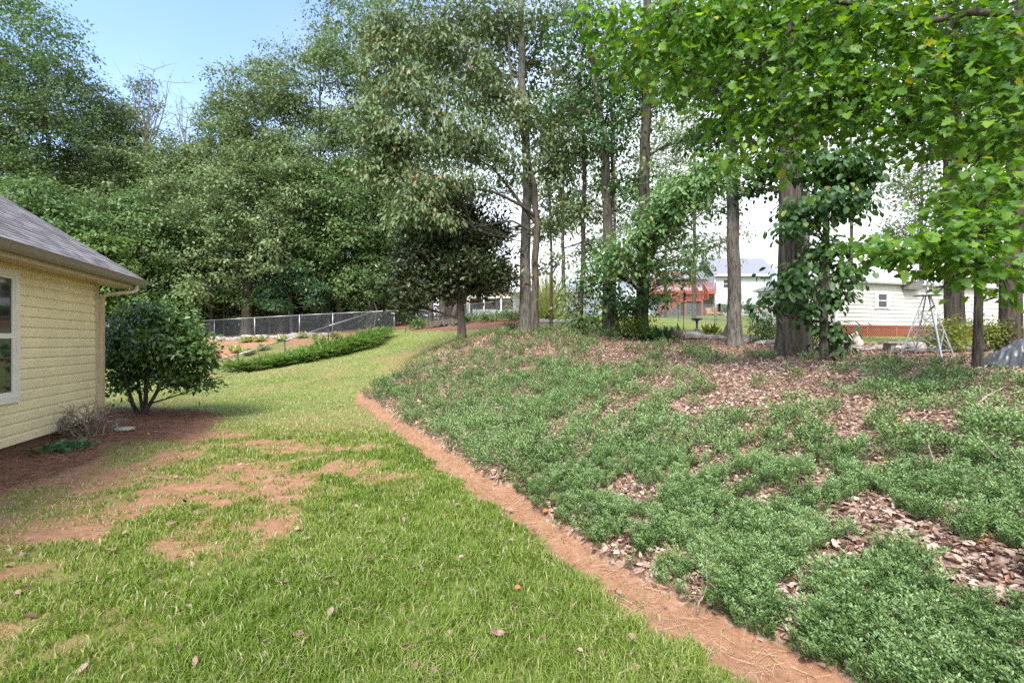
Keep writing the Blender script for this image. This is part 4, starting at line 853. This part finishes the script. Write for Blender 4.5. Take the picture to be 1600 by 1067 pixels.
for (px, py, D, rx, rz, c) in ((950,40,7.6,.5,.4,20),(990,100,7.5,.5,.4,18),(1040,40,7.4,.7,.5,36),(1060,110,7.3,.6,.45,26),(1120,60,7.2,.7,.5,40),(1130,150,7.2,.6,.4,24),(1190,100,7,.7,.5,40),(1210,190,7,.6,.4,28),(1270,70,6.9,.7,.5,42),(1280,160,6.8,.7,.45,42),(1240,240,7,.5,.35,12),(1340,110,6.6,.7,.5,42),(1350,190,6.6,.65,.4,20),(1330,20,6.6,.7,.4,34),(1410,60,6.5,.6,.4,32),(1420,150,6.4,.6,.45,36),(1430,220,6.4,.55,.35,26),(1490,90,6.3,.6,.4,32),(1500,190,6.3,.6,.4,18),(1560,130,6.2,.6,.4,34),(1580,210,6.1,.5,.4,30),(1570,50,6.1,.6,.4,26),(1490,0,6.2,.8,.3,24),(1200,10,7,.8,.4,34),(1100,-10,7.2,.8,.4,30),(1150,230,7.1,.35,.25,9),(1650,120,6,.7,.6,30),(1640,300,5.8,.5,.5,24),
    (1400,395,5.8,.38,.12,20),(1370,385,5.9,.28,.1,11),(1455,400,5.7,.4,.16,26),(1500,380,5.7,.4,.2,28),(1520,420,5.6,.4,.2,28),(1560,350,5.6,.4,.3,30),(1575,430,5.5,.35,.3,26),(1590,290,5.7,.4,.3,22),(1530,290,5.8,.35,.2,16),(1490,330,5.8,.25,.15,8)):
    T.blob(P(px, py, D), (rx, rx, rz), c, 9 if py < 280 else 6, .22, .105, droop=.32, r0=.011, flat=.4)
T.done('maple', 'maple')

# shrubs of the garden behind the row
def shrub(name, label, px, D, rx, rz, leafm, seed, tpl='quad', c=60, per=26, size=.07, group=None, py=None, tint=(0,1)):
    b = at(px, D); T = Tree(name, label, 'shrub', b, seed, 'dead', group)
    for k in range(5): T.stem([b, b + [T.r.normal() * rx * .25, T.r.normal() * .15, rz * .9]], [.018, .01], 5)
    T.blob(b + [0, 0, rz * 1.05], (rx, rx * .8, rz), c, per, .13, size, droop=.15, r0=.015, tint=tint); T.done(leafm, tpl)
shrub('azalea_shrub', 'yellow green shrub at the foot of the draped tall trunk', 992, 15, .55, .38, 'azalea', 501, c=50)
shrub('azalea_shrub', 'round yellow green azalea right of the windmill tower', 1475, 12.4, .62, .42, 'azalea', 502, c=80, per=30)
shrub('azalea_shrub', 'yellow green azalea behind the thin dark young trunk', 1545, 12.8, .55, .45, 'azalea', 503, c=70)
shrub('green_shrub', 'bright green round shrub between the pale trunk and thickest trunk', 1195, 15.6, .52, .42, 'forestleaf3', 504, c=70)
shrub('green_shrub', 'leafy green shrub at the foot of the vine covered tree', 1262, 13.2, .35, .4, 'broad', 505, c=40)
shrub('seedling', 'small leafy seedling left of the close oak pair', 798, 18.2, .32, .22, 'broad', 506, c=16)
shrub('green_shrub', 'small green bush against the tall white house wall, left', 1131, 61, 1.1, .8, 'forestleaf', 507, c=40, size=.2)
shrub('green_shrub', 'small green bush against the tall white house wall, right', 1170, 61, 1.0, .9, 'forestleaf', 508, c=40, size=.2)
for i, (px, D, rx, rz, lab) in enumerate([(655,33.5,.7,.35,'weedy bush right of the fence corner'),(760,31.5,1.2,.35,'low weeds along the far chain link fence, left part'),(800,31,1.0,.4,'low weeds along the far chain link fence, right part'),(725,33,.6,.3,'small weeds behind the magnolia trunk')]):
    shrub('weed_clump', lab, px, D, rx, rz, 'forestleaf3', 520 + i, c=34, size=.13)
rosette('ornamental_grass', 'tall arching fountain grass before the grey sided house', 'plant', at(852, 30), 420, 2.6, M['liriope'], 'needle', 530, spread=.25, up=2.2)
for i, (px, D, lab) in enumerate([(1022,14.8,'tall leafy flower stalks left of the stone trough'),(1045,15.2,'drooping flower stalks over the stone trough'),(1110,19,'wispy weeds beside the bird bath')]):
    rosette('garden_plant', lab, 'plant', at(px, D), 40, .5 if i < 2 else .4, M['azalea' if i == 2 else 'broad'], 'narrow', 540 + i, 'flower stalks by the stones', .14, 2.0)

# ---------------------------------------------------------------- garden things
M['stone'] = plain('cast_stone', (.30,.28,.25), .9, .2, .25, 8, bmp=.3); M['wood'] = plain('grey_wood', (.2,.16,.12), .85, .2, .3, 5, bmp=.3, stretch=(1,1,.2))
M['galv'] = plain('galvanised_steel', (.42,.43,.45), .4, .5, .12, 9, metal=.6); M['black'] = plain('black_metal', (.02,.02,.025), .5, .4, .1); M['iron'] = plain('dark_purple_glaze', (.05,.035,.07), .4, .5, .15)
def windmill():
    b = at(1449, 11.2); t = thing('windmill_tower', 'galvanised garden windmill tower standing on leaves before the mobile home', 'windmill', tuple(b)); top = b + [0, 0, 1.42]
    f = []
    for i, (dx, dy) in enumerate(((-.46, .25), (-.03, -.42), (.46, -.2), (.12, .5))):
        p = b + [dx, dy, 0]; p[2] = H(p[0], p[1]); f.append(p); q = top + [dx * .12, dy * .12, 0]; MB().bar(p - [0, 0, .05], q, .035 if i == 1 else .024).build('leg', M['galv'], t)
    br = MB(); rg = MB()
    for i in range(4):
        a, c = f[i], f[(i + 1) % 4]; la = top + (a - b) * .12; lc = top + (c - b) * .12; la[2] = lc[2] = top[2]
        for u0, u1 in ((.12, .45), (.45, .78)):
            p1 = a * (1 - u0) + la * u0; p2 = c * (1 - u1) + lc * u1; p3 = c * (1 - u0) + lc * u0; p4 = a * (1 - u1) + la * u1; br.bar(p1, p2, .012); br.bar(p3, p4, .012)
        for u in (.12, .45): br.bar(a * (1 - u) + la * u, c * (1 - u) + lc * u, .016)
    br.build('brace', M['galv'], t)
    pl = MB(); pl.lathe(top + [0, 0, 0], [(.02, 0), (.26, 0), (.27, .012), (.26, .022), (.02, .022)], 20); pl.lathe(top * 1 + [0, 0, 0], [(.03, .02), (.03, .16), (.015, .2)], 8); pl.build('platform', M['galv'], t)
    MB().tube([top, top + [0, 0, .5]], .018, 8).build('mast', M['galv'], t, smooth=True)
    h = top + [0, -.12, .5]; w = MB()
    for k in range(12):
        a = k * math.pi / 6; c, s_ = math.cos(a), math.sin(a); a2 = a + .32; w.add([h + [c * .07, 0, s_ * .07], h + [c * .3, -.02, s_ * .3], h + [math.cos(a2) * .3, .03, math.sin(a2) * .3], h + [math.cos(a2) * .07, .02, math.sin(a2) * .07]], [(0,1,2,3)])
    w.build('fan', M['galv'], t)
    v = MB(); v.bar(top + [0, -.1, .5], top + [.12, .45, .5], .014); v.add([top + [.06, .3, .42], top + [.22, .55, .36], top + [.22, .55, .66], top + [.06, .3, .58], top + [.066, .3, .42], top + [.226, .55, .36], top + [.226, .55, .66], top + [.066, .3, .58]], [(0,1,2,3),(7,6,5,4)]); v.build('tail_vane', M['galv'], t)
windmill()
def bench(px, D, w, hgt, lab, rz=0):
    b = at(px, D); t = thing('stone_bench', lab, 'bench', tuple(b), 'low stone benches')
    MB().box(b[0]-w/2, b[0]+w/2, b[1]-.2, b[1]+.2, b[2]+hgt, b[2]+hgt+.06).build('seat', M['stone'], t, bevel=.012)
    for s_ in (-1, 1): MB().box(b[0]+s_*w*.33-.07, b[0]+s_*w*.33+.07, b[1]-.15, b[1]+.15, b[2]-.06, b[2]+hgt).build('leg', M['stone'], t, bevel=.015)
bench(1410, 13.0, 1.05, .22, 'low curved grey stone bench left of the windmill tower'); bench(1318, 13.0, .5, .24, 'short grey stone slab bench just right of the vine covered tree')
b = at(1432, 12.4); mb = MB().lathe(b, [(.05, 0), (.17, .04), (.2, .16), (.17, .26), (.05, .3)], 14); tag(mb.build('round_stone_ball', M['palerock'], smooth=True, origin=b), 'round pale boulder behind the windmill leg', 'boulder')
# squirrel like pale statue
b = at(1337, 14.2); t = thing('garden_statue', 'small weathered white animal statue on the stones', 'statue', tuple(b))
mb = MB().tube([b + [.06, 0, 0], b + [.07, 0, .14], b + [.04, 0, .27], b + [.02, 0, .34]], [.13, .14, .10, .05], 12); mb.tube([b + [.02, 0, .34], b + [-.02, -.02, .40], b + [-.08, -.03, .39]], [.06, .07, .03], 10); mb.tube([b + [.0, 0, .43], b + [.01, 0, .48]], [.02, .006], 6); mb.build('body', M['palerock'], t, smooth=True)
MB().tube([b + [-.1, .02, .04], b + [-.17, .03, .18], b + [-.15, .03, .33], b + [-.08, .03, .37]], [.05, .07, .07, .03], 10).build('tail', M['palerock'], t, smooth=True)
# bird bath
b = at(1089, 22); t = thing('bird_bath', 'dark purple bird bath on the lawn behind the pale trunk', 'bird bath', tuple(b))
MB().lathe(b, [(.12, 0), (.13, .03), (.06, .08), (.045, .3), (.06, .44), (.1, .48)], 14).build('pedestal', M['iron'], t, smooth=True); MB().lathe(b, [(.05, .47), (.2, .5), (.26, .56), (.24, .56), (.15, .53), (.01, .52)], 18).build('bowl', M['iron'], t, smooth=True)
# stone trough
b = at(1049, 15.4); t = thing('stone_trough', 'mossy square planter at the foot of the draped tall trunk', 'planter', tuple(b)); mb = MB()
for (x0, x1, y0, y1) in ((-.3,.3,-.22,-.17),(-.3,.3,.17,.22),(-.3,-.25,-.17,.17),(.25,.3,-.17,.17)): mb.box(b[0]+x0, b[0]+x1, b[1]+y0, b[1]+y1, b[2]-.05, b[2]+.3)
mb.build('box', M['wood'], t, bevel=.01); MB().box(b[0]-.25, b[0]+.25, b[1]-.17, b[1]+.17, b[2], b[2]+.26).build('soil', M['bark_dark'], t)
b = at(1030, 15); mb = MB().box(b[0]-.14, b[0]+.14, b[1]-.1, b[1]+.1, b[2]-.03, b[2]+.16); tag(mb.build('stone_block', M['palerock'], origin=b, bevel=.03), 'small pale stone block leaning by the planter', 'block')
b = at(1131, 16.6); mb = MB().tube([b, b + [.1, 0, .32], b + [.22, 0, .66]], [.10, .085, .06], 9).tube([b + [-.02, 0, .1], b + [-.12, .02, .28]], [.05, .03], 7); tag(mb.build('leaning_log', M['wood'], smooth=True, origin=b), 'short hollow log leaning upright beside the pale trunk', 'log')
b = at(1085, 16); mb = MB().tube([b + [-.35, 0, .07], b + [0, .03, .08], b + [.4, 0, .06]], [.06, .07, .05], 8); tag(mb.build('fallen_log', M['dead'], smooth=True, origin=b), 'thin log lying on the ground below the bird bath', 'log')
def feeder(px, D, h, lab, hx):
    b = at(px, D); t = thing('bird_feeder', lab, 'bird feeder', tuple(b), 'bird feeders on poles')
    MB().tube([b, b + [0, 0, h], b + [hx * .5, 0, h + .09], b + [hx, 0, h]], .012, 6).build('pole', M['black'], t, smooth=True)
    MB().lathe(b + [hx, 0, h - .36], [(.01, 0), (.07, .01), (.07, .03), (.045, .04), (.045, .27), (.075, .28), (.01, .34)], 10).build('feeder_tube', M['black'], t, smooth=True)
feeder(1117, 19, 1.25, 'black tube bird feeder on a pole left of the pale trunk', .18); feeder(1172, 15.5, 1.15, 'black bird feeder on a slim pole right of the pale trunk', .06); feeder(1068, 21, 1.7, 'white topped bird feeder pole before the red stairs', .05)
# tarp
def tarp():
    b = at(1620, 8.6); n = 70; u = np.linspace(-1, 1, n); X, Y = np.meshgrid(u, u); r = np.hypot(np.abs(X) ** 1.2, np.abs(Y) ** 1.2)
    hgt = .52 * np.clip(1 - r ** 2.6, 0, 1) ** .7; wr = (noise(X * 3 + Y * 2, Y * 1.2 - X, 2.2, 3, 4) - .5); rid = np.abs(noise(X * 2 - Y * 3, X + Y, 2.0, 7, 3) - .5)
    x = b[0] + X * .75 * (1 + .1 * wr); y = b[1] + Y * .6; ang = np.arctan2(Y, X); pleat = np.abs(np.sin(ang * 5.5 + 4 * noise(X, Y, 1.6, 9, 3))) ** .6 * np.clip(r, 0, 1) ** 1.2
    z = np.maximum(H0(x, y) + .01, H0(x, y) + hgt * (.72 + .3 * noise(X, Y, 1.7, 8, 2)) + (wr * .22 - rid * .30 - pleat * .13) * (hgt > 0))
    i = np.arange(n * n).reshape(n, n); Fc = np.stack([i[:-1,:-1], i[:-1,1:], i[1:,1:], i[1:,:-1]], -1).reshape(-1, 4)
    o = npmesh('grey_tarp', np.stack([x, y, z], -1).reshape(-1, 3), Fc, plain('tarp', (.10,.105,.105), .35, .6, .15, 4), smooth=True, origin=b); tag(o, 'crumpled dark grey tarp heaped on the ground at the right edge', 'tarp')
tarp()

# ---------------------------------------------------------------- neighbouring houses
M['white'] = plain('white_siding', (.62,.64,.68), .5, .3, .04, 2); M['offwhite'] = plain('bone_siding', (.56,.54,.49), .5, .3, .04, 2); M['greysid'] = plain('grey_siding', (.44,.48,.54), .5, .3, .04, 2)
M['roofg'] = plain('grey_shingle', (.22,.23,.25), .9, .2, .15, 12); M['red'] = plain('red_deck_stain', (.33,.11,.075), .7, .2, .15, 5); M['glass'] = mat('dark_glass', (.03,.035,.04), .08, .7)[0]
M['brick'] = plain('brick', (.30,.15,.10), .9, .2, .3, 9); M['blue'] = plain('blue_plastic', (.02,.16,.45), .4, .5, .1); M['wick'] = plain('wicker', (.45,.26,.15), .8, .2, .2, 10); M['white2'] = plain('white_paint', (.78,.78,.78), .5, .3, .03)
def lapwall(mb, A, B, z0, z1, st, nrm_=None):
    """lap siding between two ground points, real courses"""
    A = np.array([A[0], A[1], 0.]); B = np.array([B[0], B[1], 0.]); d = (B - A) / np.linalg.norm(B - A); n = np.array([d[1], -d[0], 0]); z = z0
    while z < z1 - 1e-4:
        zt = min(z + st, z1); mb.add([A + n * .035 + [0,0,z], B + n * .035 + [0,0,z], B + n * .004 + [0,0,zt], A + n * .004 + [0,0,zt], A + [0,0,z], B + [0,0,z]], [(0,1,2,3),(4,5,1,0)]); z = zt
def framed_window(px0, px1, py0, py1, D, parent, fm, proud=.06, bars=1, fw=.1):
    a = P(px0, py1, D); c = P(px1, py0, D); y = D - proud
    f = MB()
    for (x0, x1, z0, z1) in ((a[0], a[0]+fw, a[2], c[2]), (c[0]-fw, c[0], a[2], c[2]), (a[0]+fw, c[0]-fw, a[2], a[2]+fw), (a[0]+fw, c[0]-fw, c[2]-fw, c[2])): f.box(x0, x1, y, y + proud, z0, z1)
    if bars: zm = (a[2] + c[2]) / 2; f.box(a[0]+fw, c[0]-fw, y+.01, y + proud, zm-.03, zm+.03)
    w_ = f.build('window', fm, parent); MB().box(a[0]+fw*.9, c[0]-fw*.9, y+.025, y+.045, a[2]+fw*.9, c[2]-fw*.9).build('pane', M['glass'], w_); return w_
def white_house():
    D = 64; b = P(1163, 491, D); b[2] = H(b[0], b[1] + 3) ; zb = P(0, 493, D)[2] - .8
    h = thing('white_house', 'tall white two storey house with grey roof and red deck', 'house', tuple(b))
    zE = P(0, 430, D)[2]; xr = P(1207, 0, D)[0]; xm = P(1117, 0, D)[0]; xl = P(985, 0, D)[0]
    w = MB(); lapwall(w, (xm, D), (xr, D), zb, zE, .22); w.box(xm, xr, D+.001, D + 9, zb, zE)
    w.box(xl, xm - .002, D + 2.5, D + 9, zb, zE - .2)
    w.build('wall', M['white'], h)
    rf = MB(); e0 = .5
    for (x0, x1, y0, zz) in ((xm - .3, xr + .5, D - .5, zE), (xl - .4, xm - .31, D + 1.6, zE - .15)):
        yr = 3.4 + D; zr = zz + (yr - y0) * .72; y2 = 2 * yr - y0; rf.add([(x, y, z + k) for x in (x0, x1) for y, z in ((y0, zz), (yr, zr), (y2, zz)) for k in (0, -.18)], [(0,2,8,6),(2,4,10,8),(1,7,9,3),(3,9,11,5),(0,6,7,1),(4,5,11,10),(0,1,3,2),(2,3,5,4),(6,8,9,7),(8,10,11,9)])
    roof = rf.build('roof', M['roofg'], h)
    MB().box(P(1191,0,D)[0], P(1194,0,D)[0], D + 3.2, D + 3.5, zE + 1.2, zE + 3.0).build('vent_pipe', M['white2'], roof)
    MB().box(xm - .3, xr + .5, D - .62, D - .5, zE - .2, zE + .05).build('gutter', M['white2'], h); MB().box(xm-.12, xm + .1, D - .1, D + .0, zb, zE - .2).build('corner_trim', M['white2'], h)
    framed_window(1129,1138,436,451,D,h,M['white2']); framed_window(1180,1187,470,484,D,h,M['white2'])
    MB().box(P(1176,0,D)[0], P(1179.4,0,D)[0], D-.06, D, P(0,484,D)[2], P(0,470,D)[2]).build('shutter', M['greysid'], h)
    MB().box(P(1188,0,D)[0], P(1202,0,D)[0], D-.08, D, P(0,436,D)[2], P(0,434,D)[2]).build('awning', M['black'], h)
    D2 = D + 2.5
    for k in range(4): framed_window(1023 + k * 14.6, 1035 + k * 14.6, 431, 442.5, D2, h, M['white2'])
    framed_window(1108,1116,436,452,D2,h,M['offwhite'],bars=0)
    MB().box(P(1105,0,D2)[0], P(1115,0,D2)[0], D2-.06, D2, zb, P(0,470,D2)[2]).build('door', M['greysid'], h)
    # deck
    dk = MB(); zf = P(0, 455, D)[2]; x0 = P(1018,0,D)[0]; x1 = P(1117,0,D)[0] - .15
    dk.box(x0, x1, D - .6, D + 2.45, zf - .12, zf)
    for k in range(26): xx = x0 + (x1 - x0) * k / 25; dk.box(xx, xx + .07, D - .5, D + 2.4, zf - .42, zf - .125)
    dk.box(x0, x1, D - .65, D - .605, zf - .42, zf + .02); dk_o = dk.build('deck', M['red'], h)
    def railing(p, q, z, name='railing'):
        m = MB(); p = np.array(p, float); q = np.array(q, float); L = np.linalg.norm((q - p)[:2]); k = max(2, int(L / .16)); 
        m.bar(p + [0,0,1.0], q + [0,0,1.0], .14, .06); m.bar(p + [0,0,.12], q + [0,0,.12], .06, .09)
        for i in range(k + 1): t = i / k; a = p * (1-t) + q * t; m.bar(a + [0,0,.1], a + [0,0,1.0], .04)
        for a in (p, q): m.bar(a, a + [0,0,1.12], .12)
        m.build(name, M['red'], h)
    yd = D - .55; xs = P(1083,0,D)[0]; xe = P(1096,0,D)[0]
    railing((x0, yd, zf), (xs, yd, zf), 0); railing((xe, yd, zf), (x1, yd, zf), 0)
    for px in (1022, 1036, 1050.5, 1065, 1079): MB().box(P(px,0,D)[0]-.07, P(px,0,D)[0]+.07, yd-.05, yd+.09, zf, zf + 2.35).build('screen_post', M['red'], h)
    MB().box(x0, P(1079,0,D)[0], yd - .04, yd + .08, zf + 2.1, zf + 2.35).build('screen_beam', M['red'], h)
    zg = H(0, D - 4) ; zl = P(0, 472, D)[2]; ly0, ly1 = D - 4.4, D - 3.0; lx0 = P(1066,0,D-3.5)[0]; lx1 = P(1094,0,D-3.5)[0]
    MB().box(lx0, lx1, ly0, ly1, zl - .25, zl).build('landing', M['red'], h); railing((lx0, ly0, zl), (lx1, ly0, zl), 0)
    for x in (lx0 + .1, lx1 - .1):
        for y in (ly0 + .1, ly1 - .1): MB().bar((x, y, H(x, y) - .2), (x, y, zl - .25), .22).build('deck_post', M['red'], h)
    for px in (1048, 1117, 1085): x = P(px,0,D)[0] - .1; MB().bar((x, yd, H(x, D) - .3), (x, yd, zf - .42), .2).build('deck_post', M['white2' if px == 1117 else 'red'], h)
    def flight(p, q, wd, n):
        m = MB(); p = np.array(p, float); q = np.array(q, float); d = q - p; hx = np.array([d[0], d[1], 0]); hx /= np.linalg.norm(hx); s_ = np.array([-hx[1], hx[0], 0]) * wd / 2
        for sg in (-1, 1):
            m.bar(p + s_ * sg, q + s_ * sg, .06, .32); m.bar(p + s_ * sg + [0,0,1.0], q + s_ * sg + [0,0,1.0], .1, .12); m.bar(p + s_ * sg + [0,0,.35], q + s_ * sg + [0,0,.35], .05, .08)
            for i in range(n + 1): t = i / n; a = p * (1-t) + q * t + s_ * sg; m.bar(a, a + [0,0,1.0], .05 if i % 4 else .11)
        for i in range(n): t = (i + .5) / n; a = p * (1-t) + q * t; m.bar(a - s_, a + s_, .28, .045)
        m.build('stairs', M['red'], h)
    xa = (xs + xe) / 2; flight((xa, yd, zf), (xa - .3, ly1, zl), 1.1, 9)
    ex = P(1031,0,D-3.7)[0]; flight((lx0, (ly0+ly1)/2, zl), (ex, (ly0+ly1)/2, H(ex, D - 3.7) + .05), 1.2, 12)
    t = thing('air_conditioner', 'pale grey outdoor air conditioner beside the tall white house', 'air conditioner', (P(1206,0,61)[0], 61, H(P(1206,0,61)[0], 61))); q = t.location
    MB().box(q.x-.45, q.x+.45, q.y-.4, q.y+.4, q.z, q.z+1.0).build('cabinet', M['greysid'], t, bevel=.05); MB().lathe((q.x, q.y, q.z+1.0), [(.38, 0), (.38, .05), (.05, .07)], 16).build('fan_grille', M['black'], t)
    for i, px in enumerate((1103, 1115)):
        x = P(px,0,62)[0]; y = 60.8; z = H(x, y); t = thing('wicker_armchair', ('left' if i == 0 else 'right') + ' wicker armchair under the red deck', 'armchair', (x, y, z))
        MB().box(x-.38, x+.38, y-.3, y+.35, z+.18, z+.42).build('seat', M['wick'], t, bevel=.03); MB().box(x-.38, x+.38, y+.36, y+.46, z+.15, z+1.0).build('backrest', M['wick'], t, bevel=.03)
        for sg in (-1, 1): MB().box(x+sg*.44-.05, x+sg*.44+.05, y-.3, y+.45, z, z+.66).build('armrest', M['wick'], t, bevel=.02)
    x = P(1080,0,61)[0]; z = H(x, 60); t = thing('patio_table', 'dark patio table under the red deck', 'table', (x, 60, z)); MB().lathe((x, 60, z + .7), [(.02, 0), (.7, 0), (.7, .04), (.02, .05)], 16).build('tabletop', M['black'], t); MB().tube([(x, 60, z), (x, 60, z + .7)], .05, 8).build('leg', M['black'], t)
white_house()
def grey_house():
    D = 43; x0, x1 = P(842,0,D)[0], P(928,0,D)[0]; z0, z1 = P(0,494,D)[2], P(0,455,D)[2]; h = thing('grey_house', 'pale grey sided single storey building seen between the slender trunks', 'house', (x0, D, z0))
    w = MB(); lapwall(w, (x0, D), (x1, D), z0, z1, .16); w.box(x0, x1, D + .001, D + 7, z0 - .02, z1); w.build('wall', M['greysid'], h); MB().box(x0 + .2, x1 - .2, D + .3, D + 6.8, z0 - 1.2, z0 - .021).build('foundation', M['black'], h)  # foundation coloured black to paint in the shaded gap under the wall
    xx = P(797,0,D)[0]
    MB().add([(a, y, z + k) for a in (xx, x1 + .4) for y, z in ((D - .4, z1), (D + 3.5, z1 + 1.6), (D + 7.4, z1)) for k in (0, -.12)], [(0,2,8,6),(2,4,10,8),(1,7,9,3),(3,9,11,5),(0,6,7,1),(4,5,11,10),(0,1,3,2),(2,3,5,4),(6,8,9,7),(8,10,11,9)]).build('roof', plain('sky_reflect_roof', (.6,.62,.66), .4, .4, .05), h)  # pale roof colour has the reflection of the sky painted in
    w2 = MB(); w2.box(xx + .3, x0 - .01, D + 1.5, D + 7, z0 - .02, z1 + .2); w2.build('annex', M['white'], h)
    framed_window(845,852.5,460,467,D,h,M['white2'],bars=0)
    xg = P(933,0,D)[0]; MB().box(x1+.05, P(1003,0,D)[0], D+2, D+7, z0-.5, z1-.3).build('side_wing', M['white'], h)
grey_house()
def brick_house():
    D = 56; X = lambda p: P(p,0,D)[0]; Z = lambda q: P(0,q,D)[2]; h = thing('brick_house', 'brown house with white porch posts behind the magnolia', 'house', (X(770), D, Z(492)))
    MB().box(X(690), X(835), D + 3, D + 11, Z(496), Z(436)).build('wall', M['brick'], h); MB().box(X(736), X(835), D - .1, D + 2.99, Z(466), Z(463)).build('porch_beam', M['white2'], h)
    MB().box(X(736), X(835), D + .3, D + 2.99, Z(463) + .002, Z(450)).build('porch_wall', plain('brown_board', (.26,.17,.13), .8, .2, .2), h)
    for p in (733, 756, 783, 812): MB().box(X(p) - .09, X(p) + .09, D, D + .18, Z(497), Z(466)).build('porch_post', M['white2'], h)
    MB().box(X(738), X(826), D + .3, D + .5, Z(494), Z(483)).build('porch_railing', M['greysid'], h)
    MB().tube([(X(740), D - .15, Z(452)), (X(739), D - .15, Z(460)), (X(731), D - .15, Z(465)), (X(730), D - .15, Z(494))], .13, 8).build('downspout', M['white2'], h, smooth=True)
    MB().add([(a, y, z + k) for a in (X(680), X(842)) for y, z in ((D - .4, Z(436)), (D + 6, Z(420)), (D + 12, Z(436))) for k in (0, -.18)], [(0,2,8,6),(2,4,10,8),(1,7,9,3),(3,9,11,5),(0,6,7,1),(4,5,11,10),(0,1,3,2),(2,3,5,4),(6,8,9,7),(8,10,11,9)]).build('roof', M['roofg'], h)
    for i, px in enumerate((727, 734.5)):
        b = at(px, 50); mb = MB().lathe(b, [(.2, -.1), (.24, 0), (.26, .35), (.25, .7), (.22, .72), (.02, .72)], 14); tag(mb.build('blue_barrel', M['blue'], smooth=True, origin=b), ('left' if i == 0 else 'right') + ' of two blue plastic barrels behind the magnolia trunk', 'barrel', 'blue barrels')
brick_house()
def mobile_home():
    A = P(1306, 0, 24); B = P(1600, 0, 28); A[2] = B[2] = 0; d = (B - A); L = np.linalg.norm(d); d /= L; n = np.array([d[1], -d[0], 0]); z0 = P(0, 507, 24)[2]; z1 = P(0, 441, 24)[2]; zg = P(0, 528.5, 24)[2]
    h = thing('mobile_home', 'off white sided mobile home with red lattice skirting', 'house', (A[0], A[1], zg)); TT = lambda a, b_, z: tuple(A + d * a + n * b_ + [0, 0, z])
    w = MB(); lapwall(w, A, B, z0, z1, .2); w.box(0, L, -5, -.002, z0 - .02, z1, TT); w.build('wall', M['offwhite'], h)
    MB().box(-.03, .08, -.02, .05, z0, z1, TT).build('corner_trim', M['white2'], h)
    MB().box(-.2, L + .2, -5.2, .25, z1, z1 + .1, TT).add([TT(a, b_, z) for a in (-.2, L + .2) for b_, z in ((.22, z1 + .101), (-2.5, z1 + .5), (-5.2, z1 + .101))], [(0,1,4,3),(1,2,5,4),(0,2,1),(3,4,5)]).build('roof', plain('pale_roof', (.35,.35,.36), .7, .3, .1), h)
    # lattice
    lt = MB(); hh = z0 - .03 - zg; step = .14; bx = MB()
    a = -hh
    while a < L:
        for sg in (1, -1):
            p0, p1 = (a, a + hh) if sg == 1 else (a + hh, a)
            q0, q1 = max(0, min(L, p0)), max(0, min(L, p1))
            if abs(q1 - q0) > .02:
                za = zg + abs(q0 - p0); zb_ = zg + hh - abs(p1 - q1); lt.bar(TT(q0, .015 + .012 * sg, za), TT(q1, .015 + .012 * sg, zb_), .012, .04, up=tuple(d) if False else (0,0,1))
        a += step
    for k in range(8): aa = k * L / 7.0; lt.box(aa - .04, aa + .04, .03, .05, zg, z0 - .03, TT)
    lt.box(0, L, .03, .05, z0 - .09, z0 - .03, TT); lt.box(0, L, .03, .06, zg - .1, zg + .05, TT); lt.build('lattice_skirt', plain('red_lattice', (.32,.12,.07), .8, .2, .15), h)
    MB().box(.1, L, -.6, -.55, zg - .3, z0, TT).build('crawl_shade_sheet', plain('crawl_shade', (.05,.04,.035), .9, .1), h)  # added dark sheet stands in for the crawl space shade behind the lattice
    def win(a0, a1, zz0, zz1):
        f = MB()
        for (p, q, r0, r1) in ((a0, a0+.06, zz0, zz1), (a1-.06, a1, zz0, zz1), (a0+.06, a1-.06, zz0, zz0+.06), (a0+.06, a1-.06, zz1-.06, zz1), (a0+.06, a1-.06, (zz0+zz1)/2-.02, (zz0+zz1)/2+.02)): f.box(p, q, .036, .075, r0, r1, TT)
        w_ = f.build('window', M['white2'], h); MB().box(a0+.05, a1-.05, .04, .055, zz0+.05, zz1-.05, TT).build('pane', M['glass'], w_)
        for sg, e in ((-1, a0), (1, a1)): MB().box(min(e, e + sg*.17) + .005*sg, max(e, e + sg*.17) + .005*sg, .036, .07, zz0 - .03, zz1 + .03, TT).build('shutter', plain('pale_shutter', (.55,.6,.66), .5, .3, .04), h)
    def ax(px):      # distance along the wall for an image column
        k = (px - CX) / F; return (k * A[1] - A[0]) / (d[0] - k * d[1])
    win(ax(1369), ax(1385), P(0,482,24.9)[2], P(0,458,24.9)[2]); win(ax(1521), ax(1536), P(0,488,26.6)[2], P(0,470,26.6)[2])
    MB().box(ax(1408), ax(1430), .04, .35, P(0,452,25)[2], P(0,439,25)[2], TT).build('vent_box', plain('vent_grey', (.16,.15,.15), .7, .3), h)
mobile_home()
